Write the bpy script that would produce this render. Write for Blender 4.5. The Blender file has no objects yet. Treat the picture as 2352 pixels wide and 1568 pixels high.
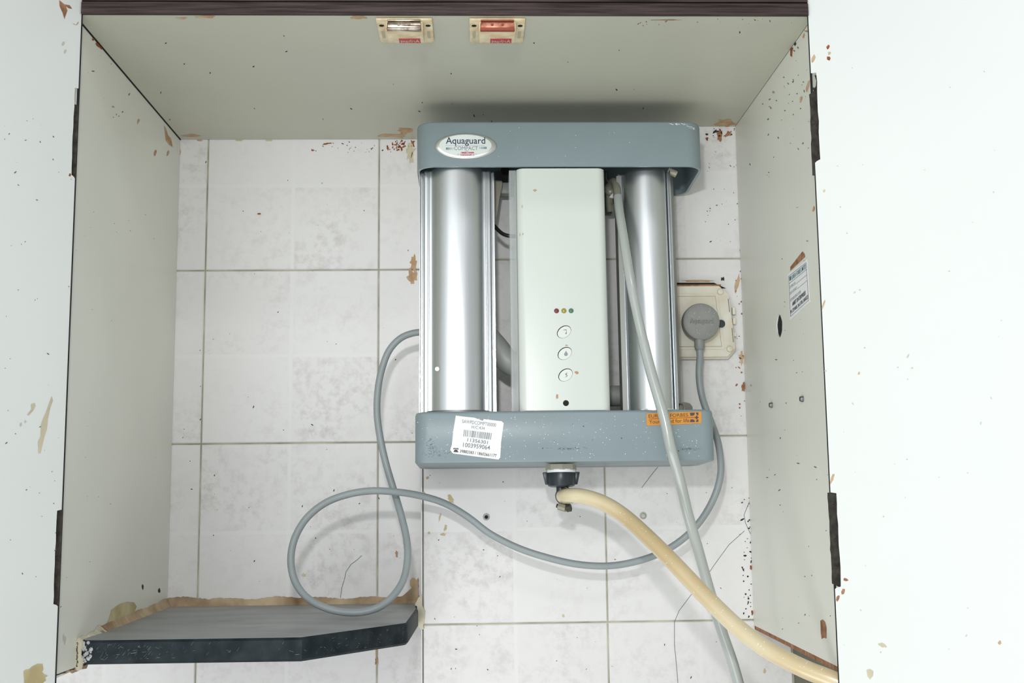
import bpy, bmesh, math, random
from mathutils import Vector, Matrix
random.seed(7)
S = bpy.context.scene
C = S.collection
PI = math.pi

# ------------------------------------------------------------------ camera
YAW, PITCH, ROLL, FPX = 0.03195, 0.12906, -0.01101, 2594.55
CAM = Vector((0, -1.29488, 0))
_f = Vector((math.sin(YAW)*math.cos(PITCH), math.cos(YAW)*math.cos(PITCH), math.sin(PITCH)))
_r0 = Vector((math.cos(YAW), -math.sin(YAW), 0)); _u0 = _r0.cross(_f)
_r = math.cos(ROLL)*_r0 + math.sin(ROLL)*_u0
_u = -math.sin(ROLL)*_r0 + math.cos(ROLL)*_u0
cd = bpy.data.cameras.new('camera'); cam = bpy.data.objects.new('camera', cd); C.objects.link(cam)
cd.sensor_width = 36; cd.lens = FPX/2352*36; cd.clip_start = .01; cd.clip_end = 50
M = Matrix((_r, _u, -_f)).transposed().to_4x4(); M.translation = CAM
cam.matrix_world = M
S.camera = cam

# ------------------------------------------------------------------ light
w = bpy.data.worlds.new('world'); S.world = w; w.use_nodes = True
bg = w.node_tree.nodes['Background']; bg.inputs[0].default_value = (.95, .98, 1, 1); bg.inputs[1].default_value = .475
def area(name, loc, target, sx, sy, power, col=(1, 1, 1)):
    l = bpy.data.lights.new(name, 'AREA'); l.shape = 'RECTANGLE'; l.size = sx; l.size_y = sy
    l.energy = power; l.color = col
    o = bpy.data.objects.new(name, l); C.objects.link(o); o.location = loc
    d = Vector(target)-Vector(loc); o.rotation_euler = d.to_track_quat('-Z', 'Y').to_euler()
    return o
area('camera_flash', (-.05, -1.28, .27), (0.05, 0, .08), .05, .035, 3.15, (1, 1, 1))
area('front_fill', (-.95, -3.0, .15), (0.1, 0, 0), 1.0, 2.2, 18, (.95, .99, 1))  # added soft light behind the camera, no window known there
area('low_fill', (-.35, -1.10, -.95), (.05, -.1, .05), 1.7, .6, 8.2, (1, 1, .97))  # added light from below in place of bounce, no worktop is modelled
area('ceiling_tube', (.5, -2.2, 1.5), (0, 0, .1), 1.2, .12, 5, (1, 1, .98))
S.view_settings.view_transform = 'Standard'; S.view_settings.look = 'None'
S.view_settings.gamma = 1; S.view_settings.use_curve_mapping = False
S.view_settings.exposure = 0.07

# ------------------------------------------------------------------ helpers
def ray(x, y): return _f + _r*((x-1176)/FPX) - _u*((y-784)/FPX)
def at(x, y, ax, v):            # the point where the line of sight through a pixel meets the plane axis = v
    i = 'XYZ'.index(ax); d = ray(x, y); return CAM + d*((v-CAM[i])/d[i])
def srgb(r, g, b):
    f = lambda c: (c/12.92 if c <= .04045 else ((c+.055)/1.055)**2.4)
    return tuple(f(c/255) for c in (r, g, b))+(1,)
def mat(name, col, rough=.5, metal=0, bump=0, bscale=200, var=0, vscale=20, spec=.5, col2=None, stretch=None, coat=0, coatr=.08, aniso=0, trans=0, alpha=1, detail=4):
    m = bpy.data.materials.new(name); m.use_nodes = True; nt = m.node_tree; b = nt.nodes['Principled BSDF']
    b.inputs['Base Color'].default_value = col; b.inputs['Roughness'].default_value = rough
    b.inputs['Metallic'].default_value = metal; b.inputs['Specular IOR Level'].default_value = spec
    b.inputs['Coat Weight'].default_value = coat; b.inputs['Coat Roughness'].default_value = coatr; b.inputs['Anisotropic'].default_value = aniso
    b.inputs['Transmission Weight'].default_value = trans; b.inputs['Alpha'].default_value = alpha
    tc = nt.nodes.new('ShaderNodeTexCoord'); src = tc.outputs['Object']
    if stretch:
        mp = nt.nodes.new('ShaderNodeMapping'); mp.inputs['Scale'].default_value = stretch
        nt.links.new(src, mp.inputs[0]); src = mp.outputs[0]
    if var:
        n = nt.nodes.new('ShaderNodeTexNoise'); n.inputs['Scale'].default_value = vscale; n.inputs['Detail'].default_value = detail
        nt.links.new(src, n.inputs['Vector'])
        r = nt.nodes.new('ShaderNodeValToRGB'); r.color_ramp.elements[0].position = .35; r.color_ramp.elements[1].position = .68
        c2 = col2 or tuple(c*(1-var) for c in col[:3])+(1,)
        r.color_ramp.elements[0].color = c2; r.color_ramp.elements[1].color = col
        nt.links.new(n.outputs[0], r.inputs[0]); nt.links.new(r.outputs[0], b.inputs['Base Color'])
    if bump:
        n2 = nt.nodes.new('ShaderNodeTexNoise'); n2.inputs['Scale'].default_value = bscale; n2.inputs['Detail'].default_value = 3
        nt.links.new(src, n2.inputs['Vector'])
        bp = nt.nodes.new('ShaderNodeBump'); bp.inputs['Strength'].default_value = bump; bp.inputs['Distance'].default_value = .001
        nt.links.new(n2.outputs[0], bp.inputs['Height']); nt.links.new(bp.outputs[0], b.inputs['Normal'])
    return m
def tile_material():
    m = bpy.data.materials.new('glazed_tile'); m.use_nodes = True; nt = m.node_tree; L = nt.links.new; b = nt.nodes['Principled BSDF']
    N = lambda t: nt.nodes.new(t)
    tc = N('ShaderNodeTexCoord'); oi = N('ShaderNodeObjectInfo'); sp = N('ShaderNodeSeparateXYZ'); L(tc.outputs['Object'], sp.inputs[0])
    def math_(op, a, bb=None):
        n = N('ShaderNodeMath'); n.operation = op
        for i, v in enumerate((a, bb)):
            if v is None: continue
            if isinstance(v, (int, float)): n.inputs[i].default_value = v
            else: L(v, n.inputs[i])
        return n.outputs[0]
    sx = math_('GREATER_THAN', sp.outputs[0], 0.0); sz = math_('GREATER_THAN', sp.outputs[2], 0.0)
    cell = math_('ADD', math_('MULTIPLY', sx, 3.1), math_('MULTIPLY', sz, 7.7))
    seed = math_('ADD', cell, math_('MULTIPLY', oi.outputs['Random'], 91.0))
    wn = N('ShaderNodeTexWhiteNoise'); wn.noise_dimensions = '1D'; L(seed, wn.inputs['W'])
    n1 = N('ShaderNodeTexNoise'); n1.noise_dimensions = '4D'; n1.inputs['Scale'].default_value = 85; n1.inputs['Detail'].default_value = 8; n1.inputs['Roughness'].default_value = .72
    L(tc.outputs['Object'], n1.inputs['Vector']); L(seed, n1.inputs['W'])
    n2 = N('ShaderNodeTexNoise'); n2.noise_dimensions = '4D'; n2.inputs['Scale'].default_value = 14; n2.inputs['Detail'].default_value = 2
    L(tc.outputs['Object'], n2.inputs['Vector']); L(seed, n2.inputs['W'])
    # mottling strength per cell, faded by the broad noise
    a = math_('MULTIPLY', wn.outputs['Value'], 1.0)
    rp = N('ShaderNodeMapRange'); rp.inputs[1].default_value = .47; rp.inputs[2].default_value = .64; L(n1.outputs[0], rp.inputs[0])
    rp2 = N('ShaderNodeMapRange'); rp2.inputs[1].default_value = .35; rp2.inputs[2].default_value = .65; L(n2.outputs[0], rp2.inputs[0])
    k = math_('MULTIPLY', math_('MULTIPLY', rp.outputs[0], rp2.outputs[0]), math_('ADD', math_('MULTIPLY', a, .75), .15))
    # the lighter printed band between the four squares of a tile
    ax_ = math_('ABSOLUTE', sp.outputs[0]); az = math_('ABSOLUTE', sp.outputs[2]); mn = math_('MINIMUM', ax_, az)
    band = N('ShaderNodeMapRange'); band.inputs[1].default_value = .0016; band.inputs[2].default_value = .0026; L(mn, band.inputs[0])
    k2 = math_('MULTIPLY', math_('ADD', math_('MULTIPLY', k, .8), math_('ADD', math_('MULTIPLY', a, .06), .015)), band.outputs[0])
    mx = N('ShaderNodeMix'); mx.data_type = 'RGBA'; L(k2, mx.inputs[0])
    mx.inputs[6].default_value = (.78, .775, .77, 1); mx.inputs[7].default_value = (.50, .475, .465, 1)
    L(mx.outputs[2], b.inputs['Base Color'])
    b.inputs['Roughness'].default_value = .32; b.inputs['Specular IOR Level'].default_value = .35
    bp = N('ShaderNodeBump'); bp.inputs['Strength'].default_value = .06; bp.inputs['Distance'].default_value = .001
    L(n2.outputs[0], bp.inputs['Height']); L(bp.outputs[0], b.inputs['Normal'])
    return m
MT = dict(
    tile=tile_material(),
    grout=mat('grout', srgb(190, 186, 166), .95, var=.45, vscale=30, bump=.4),
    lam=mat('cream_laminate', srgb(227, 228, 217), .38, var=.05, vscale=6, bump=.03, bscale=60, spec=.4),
    lamshaded=mat('cream_laminate_shaded', srgb(188, 189, 173), .40, var=.05, vscale=6, spec=.4),  # same laminate, darkened so the top panel looks shaded
    door=mat('white_laminate', srgb(228, 232, 229), .30, var=.02, vscale=5, spec=.4),
    edge=mat('dark_board_edge', srgb(62, 58, 50), .8, var=.5, vscale=150, col2=srgb(30, 28, 24), bump=.8, bscale=250),
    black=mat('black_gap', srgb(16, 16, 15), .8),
    rail=mat('dark_brown_woodgrain', srgb(74, 62, 60), .5, spec=.25, var=1, col2=srgb(38, 27, 25), vscale=8, stretch=(2, 60, 60), bump=.5, bscale=30, detail=8),
    brown=mat('raw_brown_ply', srgb(176, 134, 104), .85, spec=.15, var=.4, vscale=120, col2=srgb(136, 94, 68), bump=.4),
    tan=mat('tan_stain', srgb(204, 178, 148), .85, spec=.15, var=.3, vscale=90, col2=srgb(178, 144, 110)),
    redb=mat('red_brown_chip', srgb(164, 94, 62), .85, spec=.15, var=.4, vscale=200),
    ochre=mat('ochre_glue', srgb(204, 194, 156), .85, spec=.2, var=.25, vscale=60, col2=srgb(180, 166, 124)),
    beige=mat('beige_stain', srgb(208, 200, 172), .8, var=.15, vscale=60),
    pale=mat('pale_smudge', srgb(196, 196, 184), .7),
    putty=mat('brown_putty', srgb(196, 176, 148), .95, spec=.15, var=1, vscale=26, col2=srgb(140, 116, 90), bump=.8, bscale=180, detail=8),
    putty2=mat('beige_putty', srgb(206, 200, 178), .9, var=.3, vscale=60, bump=.6, bscale=180),
    dark=mat('dark_speck', srgb(52, 46, 40), .9),
    white=mat('white_speck', srgb(245, 248, 248), .6),
    scuff_shadow=mat('grey_scuff_and_shadow', srgb(96, 104, 106), .7),
    cap=mat('grey_plastic_cap', srgb(135, 150, 155), .36, var=.08, vscale=14, bump=.04, bscale=900, coat=.1),
    alu=mat('brushed_aluminium', srgb(214, 218, 220), .34, 1, aniso=.4, var=.06, vscale=12, stretch=(30, 30, .6)),
    alus=mat('polished_aluminium_trim', srgb(232, 234, 235), .22, 1),
    alud=mat('dull_aluminium_edge', srgb(140, 142, 138), .5, .6),
    body=mat('off_white_plastic', srgb(209, 216, 209), .30, spec=.45, var=.02, vscale=10),
    btn=mat('button_white_plastic', srgb(214, 220, 214), .35),
    icon=mat('grey_icon_print', srgb(140, 144, 144), .5),
    silver=mat('silver_badge', srgb(206, 208, 204), .28, .75),
    badge=mat('badge_face', srgb(226, 234, 232), .3, .35),
    navy=mat('navy_print', srgb(44, 54, 84), .5), greyp=mat('grey_print', srgb(120, 126, 132), .5),
    teal=mat('teal_print', srgb(50, 110, 122), .5), redp=mat('red_print', srgb(186, 72, 78), .5),
    paper=mat('sticker_paper', srgb(240, 243, 243), .5, var=.04, vscale=60), ink=mat('black_ink', srgb(70, 70, 74), .6),
    ink2=mat('faded_ink', srgb(128, 130, 134), .6),
    orange=mat('orange_label', srgb(222, 152, 48), .3, var=.3, vscale=40, col2=srgb(200, 134, 74)), olink=mat('label_brown_print', srgb(92, 58, 30), .5), olog=mat('label_dark_print', srgb(70, 66, 62), .5),
    ledr=mat('red_lens', srgb(128, 30, 48), .15, coat=.6), ledy=mat('yellow_lens', srgb(160, 150, 34), .15, coat=.6), ledg=mat('green_lens', srgb(66, 128, 98), .15, coat=.6),
    blackp=mat('black_plastic', srgb(44, 52, 58), .32), blackt=mat('black_tube', srgb(24, 26, 26), .25),
    olive=mat('olive_grey_plastic', srgb(176, 174, 156), .5), grp=mat('grey_pipe_plastic', srgb(158, 160, 156), .42),
    nut=mat('dark_grey_nut', srgb(112, 112, 104), .5), innergrey=mat('inner_grey', srgb(96, 98, 96), .6),  # inner_grey is the bracket's own plain colour
    clear=mat('clear_plastic_cover', srgb(206, 212, 212), .12, alpha=.32, spec=.6),
    elbow=mat('cloudy_elbow_plastic', srgb(150, 150, 134), .28, alpha=.85),
    tube=mat('translucent_grey_tube', srgb(174, 180, 176), .25, coat=.8, coatr=.14, var=.05, vscale=20),
    smear=mat('dark_thread', srgb(84, 86, 82), .5),
    hose=mat('cream_hose', srgb(222, 210, 174), .30, var=1, vscale=11, col2=srgb(208, 184, 138), coat=1, coatr=.24, spec=1),
    clamp=mat('clamp_steel', srgb(150, 146, 130), .4, .5), clampd=mat('clamp_dark', srgb(60, 56, 42), .5, .4),
    cord=mat('grey_cord', srgb(152, 160, 162), .38, var=.1, vscale=30, spec=.4), plug=mat('grey_plug', srgb(142, 144, 140), .5, var=.1, vscale=60, bump=.1),
    cream=mat('cream_socket_plastic', srgb(230, 228, 216), .4, var=.1, vscale=50, col2=srgb(220, 212, 192)), creamd=mat('socket_groove', srgb(176, 170, 150), .6),
    catch=mat('aged_cream_plastic', srgb(228, 218, 186), .4, var=.6, vscale=90, col2=srgb(206, 182, 140)),
    chrome=mat('worn_chrome', srgb(214, 204, 186), .22, .9, var=.5, vscale=90, col2=srgb(120, 92, 76)),
    rust=mat('rusty_plate', srgb(206, 152, 124), .4, .35, var=1, vscale=110, col2=srgb(158, 84, 60)),
    rustd=mat('dark_rust', srgb(150, 72, 52), .6, .2), catchred=mat('catch_red_label', srgb(176, 40, 60), .4),
    stonetop=mat('worn_stone_top', srgb(150, 152, 153), .40, var=1, vscale=10, stretch=(1, 3.5, 1), col2=srgb(124, 127, 129), detail=5, spec=.45),
    stone=mat('black_stone', srgb(46, 54, 58), .5, spec=.12, var=1, vscale=60, col2=srgb(28, 36, 40), bump=.25, bscale=260, detail=8),
    scratch=mat('pale_scratch', srgb(104, 112, 114), .7), chalk=mat('chalky_chip', srgb(196, 198, 200), .8, var=.5, vscale=300, bump=1, bscale=300),
    crust=mat('white_lime_crust', srgb(226, 228, 226), .8), olivewall=mat('olive_grey_wall', srgb(120, 120, 104), .8, var=.1, vscale=10),
    steel=mat('dull_steel', srgb(120, 122, 120), .4, .7),
)
class MB:
    def __init__(s): s.v = []; s.f = []; s.sm = []
    def add(s, vs, fs, smooth=False):
        n = len(s.v); s.v += [tuple(v) for v in vs]; s.f += [tuple(i+n for i in f) for f in fs]; s.sm += [smooth]*len(fs)
        return s
    def box(s, x0, x1, y0, y1, z0, z1, T=None):
        vs = [Vector((x, y, z)) for z in (z0, z1) for y in (y0, y1) for x in (x0, x1)]
        if T is not None: vs = [T @ v for v in vs]
        return s.add(vs, [(0, 2, 3, 1), (4, 5, 7, 6), (0, 1, 5, 4), (2, 6, 7, 3), (0, 4, 6, 2), (1, 3, 7, 5)])
    def prism(s, bot, top, smooth=False, caps=True):   # two matching loops
        n = len(bot); fs = [(i, (i+1) % n, n+(i+1) % n, n+i) for i in range(n)]
        s.add(list(bot)+list(top), fs, smooth)
        if caps:
            s.add(list(bot), [tuple(range(n))[::-1]]); s.add(list(top), [tuple(range(n))])
        return s
    def tube(s, pts, rad, seg=14, caps=True):
        pts = [Vector(p) for p in pts]; n = len(pts); rs = rad if isinstance(rad, (list, tuple)) else [rad]*n
        vs = []; up = None
        for i, p in enumerate(pts):
            t = (pts[min(i+1, n-1)]-pts[max(i-1, 0)]).normalized()
            if up is None: up = t.orthogonal().normalized()
            up = (up-t*up.dot(t)).normalized(); bi = t.cross(up)
            for k in range(seg):
                a = 2*PI*k/seg; vs.append(p+(up*math.cos(a)+bi*math.sin(a))*rs[i])
        fs = [(i*seg+k, i*seg+(k+1) % seg, (i+1)*seg+(k+1) % seg, (i+1)*seg+k) for i in range(n-1) for k in range(seg)]
        s.add(vs, fs, True)
        if caps:
            s.add(vs[:seg], [tuple(range(seg))[::-1]]); s.add(vs[-seg:], [tuple(range(seg))])
        return s
    def lathe(s, prof, o, axis, seg=28):      # prof: (radius, distance along axis)
        a = Vector(axis).normalized(); u = a.orthogonal().normalized(); v = a.cross(u); o = Vector(o)
        vs = [o+a*h+(u*math.cos(2*PI*k/seg)+v*math.sin(2*PI*k/seg))*r for r, h in prof for k in range(seg)]
        fs = [(i*seg+k, i*seg+(k+1) % seg, (i+1)*seg+(k+1) % seg, (i+1)*seg+k) for i in range(len(prof)-1) for k in range(seg)]
        s.add(vs, fs, True)
        s.add(vs[:seg], [tuple(range(seg))[::-1]]); s.add(vs[-seg:], [tuple(range(seg))])
        return s
    def build(s, name, m, parent=None, world=False, bevel=0, bseg=2, loc=None, angle=38, label=None, kind=None):
        off = Vector((0, 0, 0))
        if world and parent is not None:
            off = parent['_loc'] if '_loc' in parent else Vector((0, 0, 0)); off = Vector(off)
        me = bpy.data.meshes.new(name); me.from_pydata([Vector(v)-off for v in s.v], [], s.f)
        bm = bmesh.new(); bm.from_mesh(me)
        bmesh.ops.remove_doubles(bm, verts=bm.verts, dist=1e-6)
        bmesh.ops.recalc_face_normals(bm, faces=bm.faces)
        if bevel:
            es = [e for e in bm.edges if len(e.link_faces) == 2 and e.calc_face_angle(0) > .6]
            bmesh.ops.bevel(bm, geom=es, offset=bevel, segments=bseg, affect='EDGES', profile=.5, clamp_overlap=True)
        for f in bm.faces: f.smooth = True
        bm.to_mesh(me); bm.free()
        me.set_sharp_from_angle(angle=math.radians(angle))
        me.materials.append(MT[m] if isinstance(m, str) else m)
        o = bpy.data.objects.new(name, me); C.objects.link(o)
        if parent is not None:
            o.parent = parent
            if '_loc' in parent: o['_loc'] = parent['_loc'][:] if not isinstance(parent['_loc'], float) else parent['_loc']
        if loc is not None: o.location = loc
        if label: o['label'] = label
        if kind: o['kind'] = kind
        return o
def tag(o, label=None, cat=None, group=None, kind=None):
    if label: o['label'] = label
    if cat: o['category'] = cat
    if group: o['group'] = group
    if kind: o['kind'] = kind
    return o
def thing(name, loc, label, cat, group=None, rx=0):
    o = bpy.data.objects.new(name, None); C.objects.link(o); o.location = loc; o.rotation_euler = (rx, 0, 0); o.empty_display_size = .02
    o['_loc'] = list(loc)
    return tag(o, label, cat, group)
def smooth_path(pts, n=8):
    P = [Vector(p) for p in pts]; P = [P[0]*2-P[1]]+P+[P[-1]*2-P[-2]]; out = []
    for i in range(1, len(P)-2):
        a, b, c, d = P[i-1:i+3]
        for k in range(n):
            t = k/n
            out.append(.5*((2*b)+(c-a)*t+(2*a-5*b+4*c-d)*t*t+(3*b-a-3*c+d)*t**3))
    out.append(P[-2]); return out
def rrect(x0, x1, y0, y1, r, n=5, rb=None):   # rounded rectangle loop; r for the y0 side, rb for the y1 side
    rb = r if rb is None else rb; L = []
    for cx, cy, a0, q in ((x1-r, y0+r, -90, r), (x1-rb, y1-rb, 0, rb), (x0+rb, y1-rb, 90, rb), (x0+r, y0+r, 180, r)):
        for k in range(n+1):
            a = math.radians(a0+90*k/n); L.append((cx+q*math.cos(a), cy+q*math.sin(a)))
    return L
def lettering(txt, m, parent, O, ex, ez, w0, w1, h0, h1, name='lettering', up=(0, 0, 0), thin=0, world=True, bold=0):
    """text stretched into the rectangle w0..w1 x h0..h1 measured along ex and ez from O"""
    cu = bpy.data.curves.new('t', 'FONT'); cu.body = txt; cu.extrude = 0; cu.offset = bold; cu.resolution_u = 3
    o = bpy.data.objects.new('t', cu); C.objects.link(o)
    dg = bpy.context.evaluated_depsgraph_get(); me = bpy.data.meshes.new_from_object(o.evaluated_get(dg))
    vs = [v.co.copy() for v in me.vertices]; fs = [tuple(p.vertices) for p in me.polygons]
    bpy.data.objects.remove(o); bpy.data.curves.remove(cu); bpy.data.meshes.remove(me)
    xa, xb = min(v.x for v in vs), max(v.x for v in vs); ya, yb = min(v.y for v in vs), max(v.y for v in vs)
    ex = Vector(ex).normalized(); ez = Vector(ez).normalized(); O = Vector(O)
    P = [O+ex*(w0+(v.x-xa)/(xb-xa)*(w1-w0))+ez*(h0+(v.y-ya)/(yb-ya)*(h1-h0))+Vector(up) for v in vs]
    mb = MB(); mb.add(P, fs); return mb.build(name, m, parent, world=world)
def quad(mb, O, ex, ez, pts, up=(0, 0, 0)):
    O = Vector(O)+Vector(up); ex = Vector(ex).normalized(); ez = Vector(ez).normalized()
    mb.add([O+ex*a+ez*b for a, b in pts], [tuple(range(len(pts)))]); return mb

# ------------------------------------------------------------------ walls and tiles
X0, Z0, XL, XR, ZT, DEP, STEP, XS, ZR = -.31264, .25346, -.34523, .29945, .40939, .335, .04663, -.0600, .2553
XG = .1405; WR = .3415
G = .0008
wl = MB().box(-.85, XS-.0005, .0012, .12, -.62, .75).build('wall_back_left', 'grout', bevel=0); tag(wl, kind='structure')
wr = MB().box(XS+.001, WR+.3, -STEP+.0012, .12, -.62, .75).build('wall_back_right', 'grout'); tag(wr, kind='structure')
mbs = MB().box(WR, WR+.25, -.36, -STEP+.001, -.62, .75).build('wall_right', 'olivewall'); tag(mbs, kind='structure')
def tile(parent, cx, cz, Y, x0, x1, z0, z1):
    mb = MB(); h = .0009; y0, y1 = -.0, .0012 if False else .0016
    a, b, c, d = x0-cx, x1-cx, z0-cz, z1-cz
    mb.prism([(a, y1, c), (b, y1, c), (b, y1, d), (a, y1, d)], [(a, h, c), (b, h, c), (b, h, d), (a, h, d)])
    mb.prism([(a, h, c), (b, h, c), (b, h, d), (a, h, d)], [(a+h, 0, c+h), (b-h, 0, c+h), (b-h, 0, d-h), (a+h, 0, d-h)])
    return mb.build('tile', 'tile', parent, loc=(cx, Y+random.uniform(0, .00025), cz), angle=25)
cache = {}
def tiles(parent, Y, xg, zg, xmin, xmax, zmin, zmax):
    k = math.floor((xmin-xg)/.2)
    while xg+k*.2 < xmax:
        a, b = xg+k*.2+G, xg+(k+1)*.2-G; j = math.floor((zmin-zg)/.2)
        while zg+j*.2 < zmax:
            c, d = zg+j*.2+G, zg+(j+1)*.2-G
            A, B, Cc, D = max(a, xmin), min(b, xmax), max(c, zmin), min(d, zmax)
            cx, cz = (a+b)/2, (c+d)/2
            if B-A > .004 and D-Cc > .004:
                full = abs((B-A)-(b-a))+abs((D-Cc)-(d-c)) < 1e-6
                if full and 'f' in cache:
                    o = bpy.data.objects.new('tile', cache['f']); C.objects.link(o); o.parent = parent; o.location = (cx, Y+random.uniform(0, .00025), cz)
                else:
                    o = tile(parent, cx, cz, Y, A, B, Cc, D)
                    if full: cache['f'] = o.data
            j += 1
        k += 1
tiles(wl, 0, X0, Z0, -.80, XS-.001, -.56, .74)
for k in range(-2, 4):      # narrow cut tiles on the side of the step
    za, zb = ZR+(k-1)*.2+G, ZR+k*.2-G
    MB().box(XS-.0016, XS+.0002, -STEP+.0004, -.0012, za, zb).build('tile', 'tile', wr, bevel=.0005, bseg=1)
tiles(wr, -STEP, XG, ZR, XS+.0002, WR-.0005, -.56, .74)

# ------------------------------------------------------------------ cabinet
cab = thing('wall_cabinet', (0, 0, -.155), 'open cream laminate wall cabinet with chipped edges and two open doors', 'cabinet')
T = .018
YD = -.3535      # door line
HXL, HXR = -.3386, .2943
zpx = lambda x, y: at(x, y, 'Y', YD).z
sl = MB().box(XL-T, XL, -.3515, -.0006, -.150, ZT-.0010).build('side_panel', 'lam', cab, world=True)
# right side panel with a cable hole through it
def holed_panel():
    y0, y1, z0, z1 = -.3515, -STEP-.0006, -.1505, ZT
    cy, cz, ry, rz = -.1985, .1560, .0108, .0112; n = 24
    hole = [(cy+ry*math.cos(2*PI*k/n)*(1+.06*math.sin(5*k)), cz+rz*math.sin(2*PI*k/n)*(1+.05*math.cos(3*k))) for k in range(n)]
    def outer(a, b):    # where the direction (a,b) from the hole centre meets the panel rectangle
        t = min(((y1-cy)/a if a > 1e-9 else (y0-cy)/a if a < -1e-9 else 1e9), ((z1-cz)/b if b > 1e-9 else (z0-cz)/b if b < -1e-9 else 1e9))
        return (cy+a*t, cz+b*t)
    angs = [(2*PI*k/n, 'h', k) for k in range(n)]
    cor = [math.atan2(z-cz, y-cy) % (2*PI) for y, z in ((y0, z0), (y1, z0), (y1, z1), (y0, z1))]
    al = sorted([2*PI*k/n for k in range(n)]+cor)
    inn = [(cy+ry*math.cos(a)*(1+.05*math.sin(7*a)), cz+rz*math.sin(a)*(1+.05*math.cos(4*a))) for a in al]
    out = [outer(math.cos(a), math.sin(a)) for a in al]; m = len(al); mb = MB()
    for X in (XR, XR+T):
        mb.add([(X, *p) for p in inn]+[(X, *p) for p in out], [(i, (i+1) % m, m+(i+1) % m, m+i) for i in range(m)])
    for L_ in (inn, out): mb.add([(XR, *p) for p in L_]+[(XR+T, *p) for p in L_], [(i, (i+1) % m, m+(i+1) % m, m+i) for i in range(m)])
    return mb
sr = holed_panel().build('side_panel', 'lam', cab, world=True)
MB().box(XR+.0006, XR+T, -.3515, -STEP-.0006, -.1548, -.1506).build('panel_lower_edge', 'brown', cab, world=True, label='bare brown lower edge')
MB().box(XR+.0012, XR+.0160, -.218, -.180, .136, .176).build('hole_shadow_fill', 'black', cab, world=True)  # black fill painted in so the hole reads as deep shadow
tp = MB()
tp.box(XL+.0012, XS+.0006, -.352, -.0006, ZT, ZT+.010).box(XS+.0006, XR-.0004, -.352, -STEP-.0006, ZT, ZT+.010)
top = tp.build('top_panel', 'lamshaded', cab, world=True)
# rails above, plus an unseen dark box added to stop light leaking in
MB().box(HXL+.0002, HXR-.0002, -.3560, -.3525, ZT-.0004, .4202).build('front_rail', 'rail', cab, world=True, bevel=.0006)
MB().box(HXL+.0002, HXR-.0002, -.3550, -.3525, .4214, .4800).build('upper_rail', 'rail', cab, world=True, bevel=.0006)
MB().box(XL-T, XR+T, -.3510, -STEP-.001, .4205, .62).build('upper_light_block', 'edge', cab, world=True)
MB().box(XL-T, XL+.0008, -.352, -.0006, ZT-.0006, .4200).build('joint_strip', 'black', cab, world=True)
# doors: slabs notched at the hinge recesses, swung wide open
def door(side, ang, notches, label):
    hx = HXL if side < 0 else HXR
    d = Vector((side*math.sin(ang), -math.cos(ang), 0)); nrm = Vector((side*math.cos(ang), math.sin(ang), 0))   # nrm points to the outer face of the door
    Wd, th, zb, zt = .320, .018, -.175, .470
    outline = [(0, zb)]
    for a, b, dep in notches:
        outline += [(0, a), (dep*.3, a+.0012), (dep, a+.0022)]
        n = 9
        for k in range(1, n): outline.append((dep+random.uniform(-.0003, .0006), a+(b-a)*k/n))
        outline += [(dep, b-.0008), (0, b)]
    outline += [(0, zt), (Wd, zt), (Wd, zb)]
    P = lambda s, z, n: Vector((hx, YD, 0))+d*s+nrm*n+Vector((0, 0, z))
    mb = MB(); mb.prism([P(s, z, th) for s, z in outline], [P(s, z, 0) for s, z in outline])
    o = mb.build('door', 'door', cab, world=True, label=label)
    return o, P
A_L, A_R = math.radians(21), math.radians(46)
nl = [(zpx(130, 1392), zpx(136, 1170), .0052), (zpx(168, 410), zpx(176, 203), .0043)]
nr = [(zpx(1935, 1352), zpx(1925, 1130), .0052), (zpx(1885, 374), zpx(1870, 168), .0050)]
dl, PL = door(-1, A_L, nl, 'left door, pale bluish laminate')
dr, PR = door(1, A_R, nr, 'right door, bright white laminate')
# dark hinge leaves seen in the notches, and the painted shadow line along each door
def leaf(dooro, pts, xo):
    n = len(pts); MB().prism([(x, YD+.0014, z) for x, z in pts], [(x, YD+.0002, z) for x, z in pts]).build('hinge_leaf', 'edge', dooro, world=True)
    zs = [z for x, z in pts]; a, b = min(zs), max(zs)
    for t in (.22, .5, .86): MB().lathe([(.0014, 0), (.0010, .0005)], (xo, YD+.0002, a+(b-a)*t), (0, -1, 0), 10).build('screw', 'clampd', dooro, world=True)
a, b = zpx(166, 409), zpx(172, 238)
leaf(dl, [(HXL+.0006, a), (HXL+.0006, b-.0022), (HXL-.0006, b-.0010), (HXL-.0052, b), (HXL-.0064, b), (HXL-.0064, a)], HXL-.0022)
a, b = nl[0][:2]
leaf(dl, [(HXL+.0008, a+.001), (HXL+.0008, b-.0002), (HXL-.0070, b-.0002), (HXL-.0070, a)], HXL-.0026)
def broken(xpx0, y0, xpx1, y1, n=16):       # ragged left side following the photo's recess
    out = []
    for k in range(n+1):
        t = k/n; p = at(xpx0+(xpx1-xpx0)*t, y0+(y1-y0)*t, 'Y', YD); out.append((p.x+random.uniform(-.0003, .0004), p.z))
    return out
L_ = [(at(1875, 196, 'Y', YD).x, zpx(1875, 196)), (at(1868, 210, 'Y', YD).x, zpx(1868, 210))]+broken(1860, 216, 1866, 380)+[(at(1867, 402, 'Y', YD).x, zpx(1867, 402)), (at(1872, 402, 'Y', YD).x, zpx(1872, 402)), (at(1874, 376, 'Y', YD).x, zpx(1874, 376))]
leaf(dr, L_+[(HXR+.0072, zpx(1885, 374)), (HXR+.0072, zpx(1875, 172)), (at(1872, 172, 'Y', YD).x, zpx(1872, 172)), (at(1876, 184, 'Y', YD).x, zpx(1876, 184))], HXR+.0020)
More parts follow.
